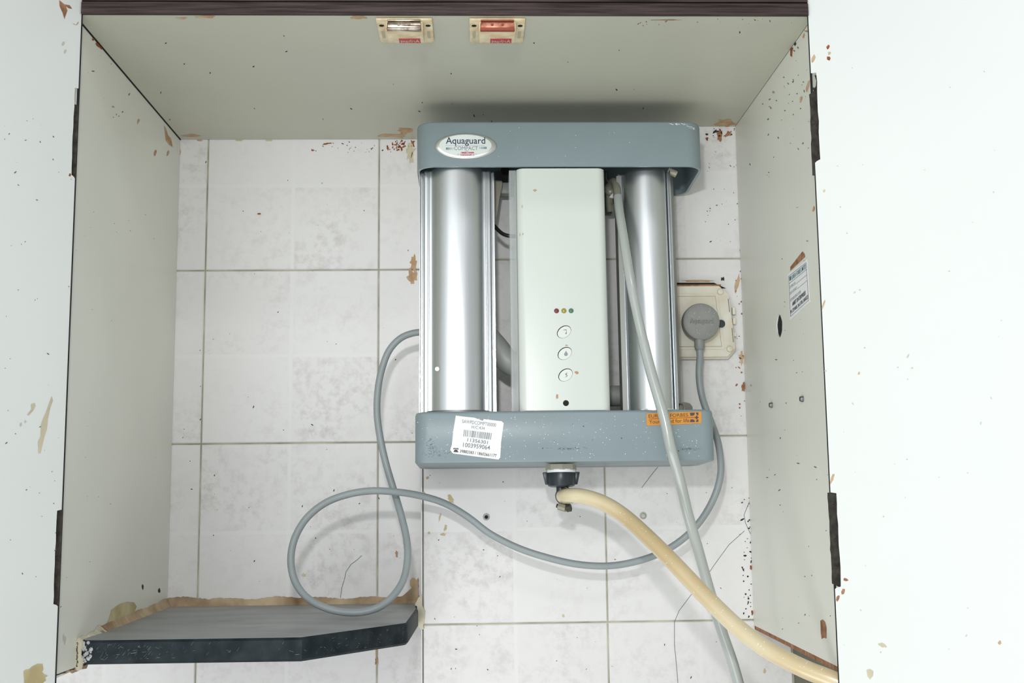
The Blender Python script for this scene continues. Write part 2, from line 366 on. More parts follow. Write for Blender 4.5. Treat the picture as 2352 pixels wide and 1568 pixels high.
L_ = broken(1902, 1131, 1912, 1340)+[(at(1920, 1344, 'Y', YD).x, zpx(1920, 1344))]
leaf(dr, L_+[(HXR+.0072, nr[0][0]), (HXR+.0072, nr[0][1])], HXR+.0018)
MB().box(HXL-.0012, HXL+.0009, YD+.0003, YD+.0010, -.175, .47).build('door_gap_shadow', 'black', cab, world=True)  # black strip stands in for the shadow in the door gap
MB().box(HXR-.0007, HXR+.0012, YD+.0003, YD+.0010, -.175, .47).build('door_gap_shadow', 'black', cab, world=True)

# ------------------------------------------------------------------ stains, chips and specks (each on its own surface)
def on(surf, x, y):
    if surf == 'L': p = at(x, y, 'Y', -.0002); return p
    if surf == 'R': return at(x, y, 'Y', -STEP-.0002)
    if surf == 'PL': return at(x, y, 'X', XL+.0002)
    if surf == 'PR': return at(x, y, 'X', XR-.0002)
    if surf == 'T': return at(x, y, 'Z', ZT-.0002)
    if surf == 'S': return at(x, y, 'Z', -.1259+.0002)
    Pf = PL if surf == 'DL' else PR      # on a door: intersect the door plane
    o = Pf(0, 0, -.0002); n = (Pf(0, 0, 1)-Pf(0, 0, 0)); d = ray(x, y); return CAM+d*((o-CAM).dot(n)/d.dot(n))
SURF = dict(L=wl, R=wr, PL=sl, PR=sr, T=top, DL=dl, DR=dr)
def blob(surf, m, x, y, w, h, rot=0, jag=.25, n=14, name='stain'):
    r = math.radians(rot); P = []
    for k in range(n):
        a = 2*PI*k/n; q = 1+random.uniform(-jag, jag)
        u, v = w/2*math.cos(a)*q, h/2*math.sin(a)*q
        P.append(on(surf, x+u*math.cos(r)-v*math.sin(r), y+u*math.sin(r)+v*math.cos(r)))
    MB().add(P, [tuple(range(n))]).build(name, m, SURF[surf], world=True)
def poly(surf, m, pts, name='stain'):
    MB().add([on(surf, *p) for p in pts], [tuple(range(len(pts)))]).build(name, m, SURF[surf], world=True)
# door left
poly('DL', 'brown', [(136, 0), (148, 10), (160, 12), (166, 20), (158, 19), (151, 14), (155, 24), (148, 44), (144, 30), (137, 14)], 'chip')
poly('DL', 'tan', [(166, 52), (174, 57), (181, 49), (180, 54), (175, 58), (170, 56)], 'chip')
poly('DL', 'ochre', [(54, 1541), (60, 1537), (66, 1537), (74, 1530), (86, 1524), (98, 1524), (100, 1536), (97, 1543), (102, 1548), (110, 1551), (104, 1556), (106, 1562), (96, 1570), (56, 1572)], 'glue_patch')
poly('DL', 'beige', [(119, 909), (122, 920), (116, 935), (110, 962), (108, 985), (103, 1000), (98, 1020), (93, 1041), (88, 1040), (87, 1014), (93, 1002), (94, 975), (98, 963), (106, 945), (113, 925)], 'glue_streak')
poly('DL', 'beige', [(71, 928), (80, 925), (82, 932), (76, 943), (66, 954), (62, 952), (72, 940)], 'glue_streak')
for a in ((145, 100, 7, 12), (150, 118, 5, 12), (58, 968, 5, 6), (48, 975, 5, 9), (161, 402, 5, 7)): blob('DL', 'pale' if a[0] != 161 else 'redb', *a, rot=20)
# door right
for a in (('redb', 1902, 108, 7, 9), ('ochre', 1905, 122, 6, 8), ('redb', 1903, 134, 9, 8), ('brown', 1942, 1331, 11, 7), ('brown', 1936, 1358, 8, 14), ('brown', 1924, 1374, 7, 14),
          ('tan', 1868, 135, 7, 18), ('tan', 1911, 1100, 6, 26), ('beige', 2027, 1481, 18, 9), ('tan', 2296, 1476, 8, 9), ('tan', 1973, 857, 5, 7), ('beige', 1893, 438, 5, 7), ('tan', 1891, 700, 5, 24)):
    blob('DR', a[0], *a[1:], rot=20, name='chip')
poly('DR', 'beige', [(1990, 1538), (1998, 1536), (2006, 1541), (2005, 1552), (1998, 1560), (1992, 1552)], 'chip')
# side panel left
poly('PL', 'tan', [(377, 288), (382, 295), (386, 310), (393, 318), (397, 338), (388, 332), (381, 322), (379, 305)], 'chip')
for a in ((386, 352, 5, 14), (357, 350, 5, 16), (318, 278, 5, 12), (260, 245, 7, 4)): blob('PL', 'tan', *a, rot=15)
for a in ((225, 104, 14, 7, 50), (233, 110, 8, 6, 40), (214, 90, 6, 6, 0)): blob('PL', 'redb', *a[:4], rot=a[4], name='chip')
poly('PL', 'ochre', [(250, 1420), (256, 1400), (275, 1386), (292, 1381), (308, 1383), (314, 1392), (310, 1404), (300, 1410), (280, 1420), (262, 1428), (245, 1432)], 'glue_patch')
for a in ((147, 1464, 5, 16), (328, 1347, 4, 12), (366, 1356, 5, 12)): blob('PL', 'pale' if a[0] == 147 else 'dark', *a)
# side panel right
poly('PR', 'brown', [(1815, 613), (1843, 577), (1848, 583), (1849, 590), (1815, 622)], 'chip')
poly('PR', 'brown', [(1884, 1425), (1889, 1422), (1895, 1428), (1898, 1440), (1898, 1466), (1892, 1464), (1887, 1467), (1885, 1452)], 'chip')
poly('PR', 'redb', [(1817, 108), (1822, 110), (1820, 117), (1819, 131), (1815, 128), (1815, 114)], 'chip')
for a in ((1826, 101, 5, 8, 'dark'), (1846, 82, 4, 12, 'tan'), (1853, 72, 12, 4, 'tan'), (1855, 198, 7, 26, 'tan'), (1840, 228, 5, 14, 'tan'), (1776, 212, 6, 5, 'tan'), (1869, 480, 5, 14, 'tan'), (1701, 640, 5, 4, 'tan'),
          (1741, 205, 3, 9, 'pale'), (1725, 885, 5, 5, 'pale'), (1818, 727, 4, 5, 'dark')): blob('PR', a[4], *a[:4], rot=15)
# top panel
for a in ((470, 39, 50, 6, 'tan'), (600, 34, 60, 3, 'tan'), (930, 300, 30, 14, 'tan'), (905, 312, 60, 8, 'tan'), (440, 312, 40, 7, 'tan'), (1665, 283, 46, 16, 'tan'), (1530, 46, 60, 1.6, 'brown'), (824, 40, 40, 7, 'tan'), (416, 42, 25, 4, 'tan')):
    blob('T', a[4], *a[:4], jag=.35, n=18)
# wall left
for a in ((458, 321, 16, 7, 'tan', 10), (750, 330, 22, 3, 'redb', -8), (718, 345, 8, 4, 'redb', -8), (595, 491, 9, 4, 'redb', 0), (950, 604, 15, 34, 'tan', 10), (946, 636, 20, 34, 'tan', 0), (946, 355, 2.4, 14, 'redb', 15),
          (914, 344, 9, 4, 'redb', -20), (925, 330, 9, 3.5, 'redb', 0), (549, 322, 16, 5, 'beige', 0), (618, 322, 16, 5, 'beige', 0), (943, 350, 20, 40, 'beige', 0), (411, 350, 9, 14, 'tan', 0),
          (911, 1271, 7, 18, 'tan', -12), (952, 1345, 20, 44, 'tan', 10), (697, 1320, 10, 8, 'beige', 0), (865, 1520, 7, 16, 'tan', 0), (864, 1490, 4, 60, 'tan', 0)):
    blob('L', a[4], *a[:4], rot=a[5], jag=.4, n=18)
# wall right
for a in ((1653, 312, 12, 22, 'brown', 0), (1671, 308, 20, 9, 'brown', -40), (1624, 319, 6, 7, 'redb', 0), (1694, 650, 10, 40, 'tan', 10), (1708, 888, 9, 22, 'brown', 0), (1703, 822, 10, 32, 'tan', 0), (1035, 1146, 12, 20, 'ochre', -25),
          (1010, 1188, 4, 20, 'ochre', 15), (1023, 1212, 6, 16, 'ochre', 12), (1017, 1227, 14, 6, 'ochre', 0), (985, 1223, 6, 5, 'ochre', 0), (982, 1097, 6, 6, 'tan', 0), (973, 1132, 7, 7, 'ochre', 0), (1756, 1541, 6, 10, 'ochre', 0),
          (1725, 1303, 5, 10, 'redb', 0), (1728, 1407, 5, 12, 'redb', 0), (1294, 1414, 6, 7, 'beige', 0), (1600, 645, 70, 6, 'tan', 0), (1660, 640, 8, 8, 'dark', 0)):
    blob('R', a[4], *a[:4], rot=a[5], jag=.35, n=16)
for a in ((190, 1531, 34, 12, 'tan', -20), (172, 1538, 30, 10, 'putty', -20), (158, 1541, 26, 5, 'tan', -22), (150, 1470, 3, 18, 'pale', 10)): blob('PL', a[4], *a[:4], rot=a[5], jag=.35, n=16)
def line(surf, m, pts, wpx, name='crack'):
    mb = MB()
    for (a, b), (c, d) in zip(pts, pts[1:]):
        L_ = math.hypot(c-a, d-b) or 1; nx, ny = -(d-b)/L_*wpx/2, (c-a)/L_*wpx/2
        mb.add([on(surf, a+nx, b+ny), on(surf, c+nx, d+ny), on(surf, c-nx, d-ny), on(surf, a-nx, b-ny)], [(0, 1, 2, 3)])
    mb.build(name, m, SURF[surf], world=True)
line('L', 'scuff_shadow', [(831, 1275), (822, 1284), (806, 1296), (795, 1312), (791, 1330), (785, 1350), (782, 1372)], 1.1)
line('R', 'scuff_shadow', [(1710, 1219), (1675, 1250), (1650, 1284), (1629, 1314)], 1.1)
line('R', 'scuff_shadow', [(1590, 1362), (1578, 1378), (1560, 1402), (1549, 1428), (1549, 1480), (1553, 1520), (1557, 1568)], 1.1)
line('R', 'scuff_shadow', [(1722, 1150), (1709, 1182), (1712, 1200), (1724, 1226)], 1.1)
line('R', 'scuff_shadow', [(1511, 1072), (1495, 1092), (1474, 1120)], 1.1)
line('PL', 'dark', [(127, 1551), (150, 1542.5), (180, 1531.5), (212, 1520)], 2.4, 'dark_lower_edge')
# fine specks, joined per surface
def specks(surf, n, region, m='dark', size=(1, 2.6), name='specks', avoid=None, edge=None):
    mb = MB()
    for _ in range(n):
        x0, y0, x1, y1 = region
        x, y = random.uniform(x0, x1), random.uniform(y0, y1)
        s = random.uniform(*size); k = random.choice((1, 1, 1.8, 2.8)); r = random.uniform(0, PI)
        q = 5; P = []
        for i in range(q):
            a = 2*PI*i/q; u, v = s/2*k*math.cos(a), s/2*math.sin(a)
            P.append(on(surf, x+u*math.cos(r)-v*math.sin(r), y+u*math.sin(r)+v*math.cos(r)))
        mb.add(P, [tuple(range(q))])
    mb.build(name, m, SURF[surf], world=True, kind='stuff')
specks('L', 60, (415, 325, 950, 1340)); specks('L', 40, (700, 322, 950, 350), 'dark', (1, 3)); specks('L', 26, (890, 322, 950, 345), 'redb', (2, 5))
specks('R', 50, (980, 1090, 1720, 1560)); specks('R', 30, (1620, 300, 1700, 560)); specks('R', 45, (1704, 1140, 1726, 1430), 'dark', (1.5, 5)); specks('R', 26, (1690, 560, 1712, 960), 'brown', (1.5, 5))
specks('R', 18, (1620, 295, 1688, 312), 'dark', (2, 5))
specks('T', 26, (300, 60, 1700, 280), 'dark', (1.5, 3.5)); specks('T', 20, (1450, 44, 1850, 60), 'brown', (1, 3))
specks('PL', 26, (150, 420, 370, 1380), 'scuff_shadow', (1, 2.5)); specks('PL', 14, (195, 100, 300, 300), 'scuff_shadow', (1, 3))
specks('PR', 26, (1720, 300, 1860, 1000), 'scuff_shadow', (1, 2.5)); specks('PR', 40, (1740, 100, 1860, 330), 'scuff_shadow', (1, 3.5)); specks('PR', 25, (1760, 1000, 1915, 1450), 'scuff_shadow', (1, 3))
specks('DL', 50, (10, 200, 165, 1400), 'scuff_shadow', (1, 3)); specks('DR', 40, (1890, 60, 2300, 1540), 'pale', (1.5, 4.5))

# ------------------------------------------------------------------ stone shelf
ZS = -.1259; TH = .0205
sh = thing('stone_shelf', (-.2, -.1, ZS-TH), 'black stone shelf slab with worn grey top and angled corner at lower left', 'shelf')
poly_s = [(-.3446, -.001), (-.3446, -.2790), (-.3400, -.2868), (-.1523, -.2880), (-.0690, -.1950), (-.0668, -.1905), (-.0640, -.0600), (-.0655, -.0500), (-.0655, -.001)]
c = .0022
def inset(L_, d):
    n = len(L_); out = []
    for i in range(n):
        p0, p1, p2 = Vector(L_[i-1]), Vector(L_[i]), Vector(L_[(i+1) % n])
        a = (p1-p0).normalized(); b = (p2-p1).normalized(); na = Vector((-a.y, a.x)); nb = Vector((-b.y, b.x))
        q = (na+nb).normalized(); s = d/max(.35, q.dot(na)); out.append(tuple(p1+q*s))
    return out
ins = inset(poly_s, c)
mb = MB(); lv = [(ins, ZS-TH), (poly_s, ZS-TH+c), (poly_s, ZS-c)]
for (a, za), (b, zb) in zip(lv, lv[1:]): mb.prism([(x, y, za) for x, y in a], [(x, y, zb) for x, y in b], caps=False)
mb.add([(x, y, ZS-TH) for x, y in ins], [tuple(range(len(ins)))])
mb.prism([(x, y, ZS-c) for x, y in poly_s], [(x, y, ZS-.0002) for x, y in ins], caps=False)
mb.build('slab', 'stone', sh, world=True)
MB().prism([(x, y, ZS-.0002) for x, y in ins], [(x, y, ZS) for x, y in ins]).build('worn_top', 'stonetop', sh, world=True)
# rough chalky left corner and scratches on the front edge
mb = MB()
Fs = poly_s[2], poly_s[3], poly_s[4]
def front_pt(t, z, off=.0002):
    a, b = (Fs[0], Fs[1]) if t < 1 else (Fs[1], Fs[2]); t = t if t < 1 else t-1
    x, y = a[0]+(b[0]-a[0])*t, a[1]+(b[1]-a[1])*t; d = Vector((b[0]-a[0], b[1]-a[1])).normalized(); return (x+d.y*off, y-d.x*off, z)
for i in range(150):
    t = random.uniform(.0, 1.98) ** 1.15 if i < 110 else random.uniform(0, .3)
    t = min(t, 1.97); z = ZS-TH+c+.001+random.random()*(TH-2*c-.002); l = random.uniform(.0006, .004); a = random.choice((.9, .8, 1.0, -.3, .1)); wd = random.uniform(.00008, .0003)
    u = l*math.cos(a)/.19; dz = l*math.sin(a)
    if t < 1 < t+u or z+dz > ZS-c or z+dz < ZS-TH+c: continue
    mb.add([front_pt(t, z), front_pt(t+u, z+dz), front_pt(t+u, z+dz+wd), front_pt(t, z+wd*1.5)], [(0, 1, 2, 3)])
mb.build('scratches', 'scratch', sh, world=True, kind='stuff')
mb = MB()
for i in range(26):
    z = ZS-TH+.002+random.random()*(TH-.004); x = -.3405+random.random()*.008; r = random.uniform(.0008, .0022)
    mb.lathe([(r, 0), (r*.7, .0005), (r*.2, .0008)], front_pt(max(0, (x+.34)/.19), z, -.0002), (0, -1, 0), 6)
mb.build('chipped_corner', 'chalk', sh, world=True, kind='stuff')
mb = MB()
for i in range(16):
    x = random.uniform(-.30, -.09); y = random.uniform(-.24, -.03); l = random.uniform(.008, .03); 
    mb.add([(x, y, ZS+.0001), (x+l, y+l*.12, ZS+.0001), (x+l, y+l*.12+.0006, ZS+.0001), (x, y+.0004, ZS+.0001)], [(0, 1, 2, 3)])
mb.build('surface_marks', 'scratch', sh, world=True, kind='stuff')
# putty along the wall, along the side panel and at the right end
def ridge(p0, p1, up0, up1, out, m, name, n=60, jag=.35, rnd=1):
    """an uneven fillet of putty from p0 to p1: rises against the wall and runs out over the slab"""
    p0, p1 = Vector(p0), Vector(p1); out = Vector(out); a = []; b = []; cc = []
    for i in range(n+1):
        t = i/n; p = p0.lerp(p1, t); h = (up0+(up1-up0)*t)*(1+jag*math.sin(i*.21)*math.sin(i*.083+1)+random.uniform(-jag, jag)*.4)
        w_ = out.length*(1+random.uniform(-.25, .25))
        a.append(p+Vector((0, 0, h))); b.append(p+out.normalized()*w_*.45+Vector((0, 0, h*.42))); cc.append(p+out.normalized()*w_)
    mb = MB(); L_ = a+b+cc; k = n+1
    mb.add(L_, [(i, i+1, k+i+1, k+i) for i in range(n)]+[(k+i, k+i+1, 2*k+i+1, 2*k+i) for i in range(n)], True)
    return mb.build(name, m, sh, world=True, angle=60)
ridge((-.3448, -.0004, ZS), (-.0606, -.0004, ZS), .0085, .0065, (0, -.006, 0), 'putty', 'putty_seam', n=120, jag=.22)
ridge((-.3449, -.001, ZS), (-.3449, -.235, ZS), .0085, .0050, (.005, 0, 0), 'putty', 'putty_seam', n=110, jag=.14)
ridge((-.3449, -.225, ZS-.001), (-.3449, -.286, ZS-.002), .006, .003, (.006, 0, 0), 'putty2', 'putty_seam')
mb = MB()
for i in range(22):
    t = i/21; z = ZS-.001-TH*t
    mb.lathe([(.0034+random.uniform(-.0008, .001), 0), (.003, .0016), (.001, .0026)], (-.3436+random.uniform(-.0006, .0008), -.2872, z), (0, -1, 0), 7)
mb.build('putty_corner', 'putty2', sh, world=True)
mb = MB()
L_ = [at(*p, 'Y', -STEP-.0006) for p in [(961, 1372), (969, 1364), (971, 1392), (977, 1404), (975, 1424), (972, 1437), (974, 1444), (967, 1446), (960, 1436), (957, 1436), (958, 1392), (953, 1388)]]
mb.prism([p+Vector((0, .004, 0)) for p in L_], [p-Vector((0, .0012, 0)) for p in L_]).build('putty_end', 'putty2', sh, world=True)
mb = MB(); L_ = [on('L', *p) for p in [(960, 1330), (962, 1372), (950, 1388), (900, 1388), (885, 1384), (925, 1368), (945, 1350)]]
mb.prism(L_, [p-Vector((0, .003, 0)) for p in L_]).build('putty_stain', 'putty', sh, world=True)

# ------------------------------------------------------------------ magnetic catches
def catch(cx, label, metal, metal2):
    t = thing('magnetic_catch', (cx, -.349, ZT-.0003), label, 'catch', 'magnetic catches under the cabinet top')
    # local: x across, y back from the front edge, z down negative
    base = MB(); L_ = [(-.0245, 0), (.0245, 0), (.0245, .047), (.0215, .053), (-.0215, .053), (-.0245, .047)]
    base.prism([(x, y, -.0022) for x, y in L_], [(x, y, 0) for x, y in L_]); bo = base.build('base_plate', 'catch', t, bevel=.0005)
    MB().prism([(-.0163, .002, -.0110), (.0163, .002, -.0110), (.0163, .033, -.0098), (-.0163, .033, -.0098)], [(-.0163, .002, -.0021), (.0163, .002, -.0021), (.0163, .038, -.0021), (-.0163, .038, -.0021)]).build('housing', 'catch', t, bevel=.0012)
    MB().box(-.0150, .0150, -.0006, .003, -.0095, -.0040).build('pole_plate', metal, t, bevel=.0012)
    MB().box(-.0152, .0152, -.0016, .004, -.0116, -.0093).build('striker_bar', metal2, t, bevel=.0008)
    MB().box(-.0146, .0146, -.0016, .003, -.0036, -.0022).build('striker_bar', metal2, t, bevel=.0006)
    for x in (-.0045, .0045): MB().lathe([(.0013, 0), (.0010, .0006)], (x, -.0006, -.0066), (0, -1, 0), 12).build('rivet', metal2, t)
    for s in (-1, 1):
        MB().lathe([(.0022, 0), (.0022, .0003)], (s*.0205, .012, -.0022), (0, 0, -1), 14).build('screw_hole', 'black', t)
        sl_ = rrect(s*.0205-.0013, s*.0205+.0013, .024, .040, .0013)
        MB().prism([(x, y, -.0025) for x, y in sl_], [(x, y, -.0021) for x, y in sl_]).build('slot', 'creamd', t)
    lb = MB().prism([(-.0060, .0215, -.0107), (.0130, .0215, -.0107), (.0130, .0325, -.0101), (-.0060, .0325, -.0101)], [(-.0060, .0215, -.0098), (.0130, .0215, -.0098), (.0130, .0325, -.0094), (-.0060, .0325, -.0094)]).build('brand_label', 'catchred', t)
    lettering('Arihant', 'catch', lb, (.0122, .0315, -.0102), (-1, 0, 0), (0, -1, -.055), 0, .0172, .0008, .0088, up=(0, 0, -.0002), world=False)
    return t
catch(-.0612, 'cream magnetic catch with a shiny chrome bar, left of the two under the cabinet top', 'chrome', 'chrome')
catch(.0205, 'cream magnetic catch with a rusty reddish plate, right of the two under the cabinet top', 'rust', 'rustd')

# ------------------------------------------------------------------ water purifier
TILT = math.radians(-2.3); PO = Vector((.089, -.061, .0255))
wp = thing('water_purifier', PO, 'grey and white wall water purifier with two aluminium cylinders, hung inside the cabinet', 'water purifier', rx=TILT)
RT = Matrix.Rotation(TILT, 3, 'X')
def lat(x, y, yl):        # pixel -> purifier coordinates on the plane y = yl
    d = RT.transposed() @ ray(x, y); c_ = RT.transposed() @ (CAM-PO); return c_+d*((yl-c_.y)/d.y)
def cap_shell():
    z0, z1, th, b = .3020, .3515, .0028, .0025
    o = rrect(-.150, .1505, -.105, .002, .018, 7, .020); i = rrect(-.150+th, .1505-th, -.105+th, .002-th, .0155, 7, .0175)
    ob = rrect(-.150+b, .1505-b, -.105+b, .002-b, .016, 7, .018); mb = MB()
    Z = lambda L_, z: [(x, y, z) for x, y in L_]
    om = rrect(-.150+b*.3, .1505-b*.3, -.105+b*.3, .002-b*.3, .0172, 7, .0192)
    mb.prism(Z(o, z0), Z(o, z1-b), caps=False); mb.prism(Z(o, z1-b), Z(om, z1-b*.3), caps=False); mb.prism(Z(om, z1-b*.3), Z(ob, z1), caps=False)
    mb.add(Z(ob, z1), [tuple(range(len(ob)))])
    mb.prism(Z(o, z0), Z(i, z0), caps=False); mb.prism(Z(i, z0), Z(i, z1-th), caps=False); mb.add(Z(i, z1-th), [tuple(range(len(i)))])
    return mb
tcap = cap_shell().build('top_cap', 'cap', wp, angle=50)
def bottom_cap():
    z0, z1 = -.0040, .0470; mb = MB(); Z = lambda L_, z: [(x, y, z) for x, y in L_]
    R_ = lambda e, r: rrect(-.1510+e, .1505-e, -.106+e, .000-e, r-e, 7, r-e)
    lv = [(.006, z0+.001), (.004, z0), (.0008, z0), (0, z0+.0012), (0, z1-.003), (.0009, z1-.0009), (.003, z1)]
    for (a, za), (b, zb) in zip(lv, lv[1:]): mb.prism(Z(R_(a, .014), za), Z(R_(b, .014), zb), caps=False)
    mb.add(Z(R_(.003, .014), z1), [tuple(range(32))[:len(R_(.003, .014))]]); mb.add(Z(R_(.006, .014), z0+.001), [tuple(range(len(R_(.006, .014))))])
    return mb
bcap = bottom_cap().build('bottom_cap', 'cap', wp, angle=50)
# extruded cylinders
def extrude(prof, z0, z1, name, m, parent, angle=25, lean=0):
    return MB().prism([(x+lean*0, y, z0) for x, y in prof], [(x+lean, y, z1) for x, y in prof]).build(name, m, parent, angle=angle)
def arc(xa, ya, xb, yb, bulge, n=22):
    out = []; 
    for k in range(n+1):
        t = -1+2*k/n; out.append(((xa+xb)/2+(xb-xa)/2*math.sin(t*PI/2), (ya+yb)/2+(yb-ya)/2*t-bulge*math.cos(t*PI/2)))
    return out
lp = [(-.1470, -.050), (-.1470, -.0765), (-.1462, -.0782), (-.1448, -.0782), (-.1443, -.0755), (-.1437, -.0755), (-.1432, -.0800), (-.1420, -.0812), (-.1392, -.0816), (-.1385, -.0806), (-.1378, -.0806), (-.1370, -.0820), (-.1350, -.0820)]
mirror = [(-.1078*2-x, y) for x, y in lp][::-1]
prof = lp+arc(-.1345, -.0822, -.0811, -.0822, .0165)[0:]+mirror
cl = extrude(prof, .0466, .3050, 'filter_cylinder', 'alu', wp)
cl['label'] = 'left aluminium cylinder with ridged flanges'
MB().box(-.1477, -.1470, -.078, -.050, .048, .302).build('edge_trim', 'alus', cl)
MB().box(-.0700, -.0688, -.0795, -.060, .047, .300).build('edge_trim', 'alus', cl)
MB().prism([(x, y, .0468) for x, y in arc(-.1400, -.0835, -.0755, -.0835, .0172)+[(-.0755, -.060), (-.1400, -.060)]], [(x, y, .0492) for x, y in arc(-.1400, -.0835, -.0755, -.0835, .0172)+[(-.0755, -.060), (-.1400, -.060)]]).build('end_collar', 'steel', cl)
MB().lathe([(.0023, 0), (.0021, .0003)], lat(1004, 847, -.0955), (0, -1, 0), 18).build('white_dot', 'white', cl)
rp_ = [(.0655, -.040), (.0640, -.0640), (.0645, -.0662), (.0668, -.0662), (.0690, -.0640)]
rb = arc(.0700, -.0650, .1150, -.0735, .0185)
rr = [(.1156, -.0778), (.1166, -.0785), (.1174, -.0768), (.1180, -.0786), (.1192, -.0782), (.1202, -.0740)]
cr = extrude(rp_+rb+rr+[(.1215, -.0560), (.1215, -.040)], .0466, .3060, 'filter_cylinder', 'alu', wp)
cr['label'] = 'right aluminium cylinder, turned and set back'
MB().prism([(.1203, -.0735, .0570), (.1256, -.0590, .0570), (.1256, -.045, .0570), (.1203, -.045, .0570)], [(.1203, -.0735, .306), (.1256, -.0590, .306), (.1256, -.045, .306), (.1203, -.045, .306)]).build('side_flange', 'alud', cr)
MB().prism([(.0630, -.0668, .047), (.0680, -.0676, .047), (.0680, -.0655, .047), (.0630, -.045, .047)], [(.0630, -.0668, .304), (.0680, -.0676, .304), (.0680, -.0655, .304), (.0630, -.045, .304)]).build('side_flange', 'alud', cr)
MB().prism([(x, y, .0468) for x, y in arc(.0705, -.0672, .1170, -.0745, .0190)+[(.117, -.05), (.0705, -.05)]], [(x, y, .0500) for x, y in arc(.0705, -.0672, .1170, -.0745, .0190)+[(.117, -.05), (.0705, -.05)]]).build('end_collar', 'alus', cr)
MB().prism([(x, -.068, z) for x, z in [(.1200, .0472), (.1360, .0472), (.1356, .0540), (.1330, .0575), (.1260, .0590), (.1222, .0570)]], [(x, -.060, z) for x, z in [(.1200, .0472), (.1360, .0472), (.1356, .0540), (.1330, .0575), (.1260, .0590), (.1222, .0570)]]).build('corner_bracket', 'nut', wp, bevel=.0008)
MB().tube(smooth_path([(.1210, -.070, .0575), (.1250, -.071, .0560), (.1262, -.071, .0520), (.1258, -.071, .0478)]), .0008, 8).build('wire_clip', 'chrome', wp)
MB().box(.1170, .1275, -.078, -.070, .3030, .3080, Matrix.Translation((.1222, -.074, .3055)) @ Matrix.Rotation(.45, 4, 'Y') @ Matrix.Translation((-.1222, .074, -.3055))).build('bracket_tab', 'olive', wp, bevel=.0006)
# body
bl = rrect(-.0462, .0462, -.1035, -.012, .0085, 8, .003)
Zb = lambda L_, z: [(x, y, z) for x, y in L_]
body = MB().prism(Zb(bl, .0472), Zb(bl, .3005)).build('main_body', 'body', wp, angle=50)
MB().box(-.003, .0055, -.1033, -.09, .3006, .3014).build('top_slit', 'black', body)
MB().box(-.0535, -.0464, -.0985, -.0970, .0475, .300).build('side_cover', 'clear', wp, label='clear plastic side cover')
MB().box(-.0535, -.0521, -.0970, -.0620, .0475, .300).build('side_cover', 'clear', wp)
for (x, m) in ((-.0069, 'ledr'), (.0006, 'ledy'), (.0080, 'ledg')):
    MB().lathe([(.0026, 0), (.0026, .0002)], (x, -.1034, .1492), (0, -1, 0), 18).build('lens_ring', 'nut', body)
    MB().lathe([(.0023, 0), (.0022, .0006), (.0016, .0012), (.0006, .0015)], (x, -.1035, .1492), (0, -1, 0), 18).build('indicator_light', m, body)
def ell(cx, cz, a, b, rot, n=32): return [(cx+a*math.cos(t)*math.cos(rot)-b*math.sin(t)*math.sin(rot), cz+a*math.cos(t)*math.sin(rot)+b*math.sin(t)*math.cos(rot)) for t in [2*PI*k/n for k in range(n)]]
for i, z in enumerate((.1272, .1050, .0830)):
    x = .0004+.0003*i; e = ell(x-.0001, z+.0002, .0079, .0058, .62)
    MB().prism([(a, -.1034, b) for a, b in e], [(a, -.10362, b) for a, b in e]).build('button_gap', 'black', body)
    e = ell(x+.0001, z-.0001, .0074, .0053, .62)
    bo = MB().prism([(a, -.1034, b) for a, b in e], [(a, -.1039, b) for a, b in e]).build('button', 'btn', body)
    mb = MB(); Y = -.10394
    if i == 0: q = [[(-.0012, .0024), (.0020, .0028), (.0020, .0020), (-.0012, .0016)], [(.0014, .0026), (.0020, .0026), (.0020, -.0012), (.0014, -.0012)], [(.0013+.0009*math.cos(t*.7), -.0014+.0009*math.sin(t*.7)) for t in range(9)]]
    elif i == 1: q = [[(0.0006, .0032), (-.0003, .0012), (-.0014, -.0002), (-.0014, -.0014), (-.0006, -.0023), (.0006, -.0026), (.0018, -.0022), (.0025, -.0010), (.0022, .0004), (.0012, .0016)]]
    else: q = [[(.0014, .0030), (-.0013, .0010), (.0000, .0000), (.0006, .0006)], [(.0000, .0008), (.0016, -.0006), (.0010, -.0012), (-.0006, .0004)], [(.0016, -.0008), (-.0014, -.0030), (.0002, -.0006)]]
    for L_ in q: mb.add([(x+a+.0006, Y, z+b) for a, b in L_], [tuple(range(len(L_)))])
    mb.build('icon', 'icon', body)
MB().lathe([(.0030, 0), (.0030, .0002)], (.0008, -.1034, .0546), (0, -1, 0), 22).build('sensor_hole', 'black', body)
def scatter_local(n, reg, y, m, parent, s=(.0002, .0005), name='specks', kx=1):
    mb = MB()
    for _ in range(n):
        x, z = random.uniform(reg[0], reg[1]), random.uniform(reg[2], reg[3]); r = random.uniform(*s); a0 = random.random()*PI
        mb.add([(x+r*kx*math.cos(a0+2*PI*k/6), y, z+r*math.sin(a0+2*PI*k/6)) for k in range(6)], [tuple(range(6))])
    mb.build(name, m, parent, kind='stuff')
scatter_local(230, (-.148, .135, -.001, .042), -.10625, 'white', bcap, (.00012, .00042), 'white_specks')
scatter_local(16, (-.130, .135, .306, .347), -.1052, 'white', tcap, (.00012, .0004), 'white_specks')
scatter_local(8, (-.09, .12, .004, .04), -.10625, 'dark', bcap, (.0002, .0006), 'dark_specks')
for (cx, cz, w_, h_) in ((-.130, .006, .013, .006), (-.136, .012, .006, .010), (.000, .0085, .014, .0012), (.122, .007, .012, .0016)):
    mb = MB()
    for k in range(46):
        x, z = cx+random.gauss(0, w_*.5), cz+random.gauss(0, h_*.5); l = random.uniform(.0004, .0018)
        z = max(-.002, z); mb.add([(x, -.1063, z), (x+l, -.1063, z+l*.15), (x+l, -.1063, z+l*.15+.0002), (x, -.1063, z+.00025)], [(0, 1, 2, 3)])
    mb.build('scuff_marks', 'scuff_shadow', bcap, kind='stuff')
mb = MB()
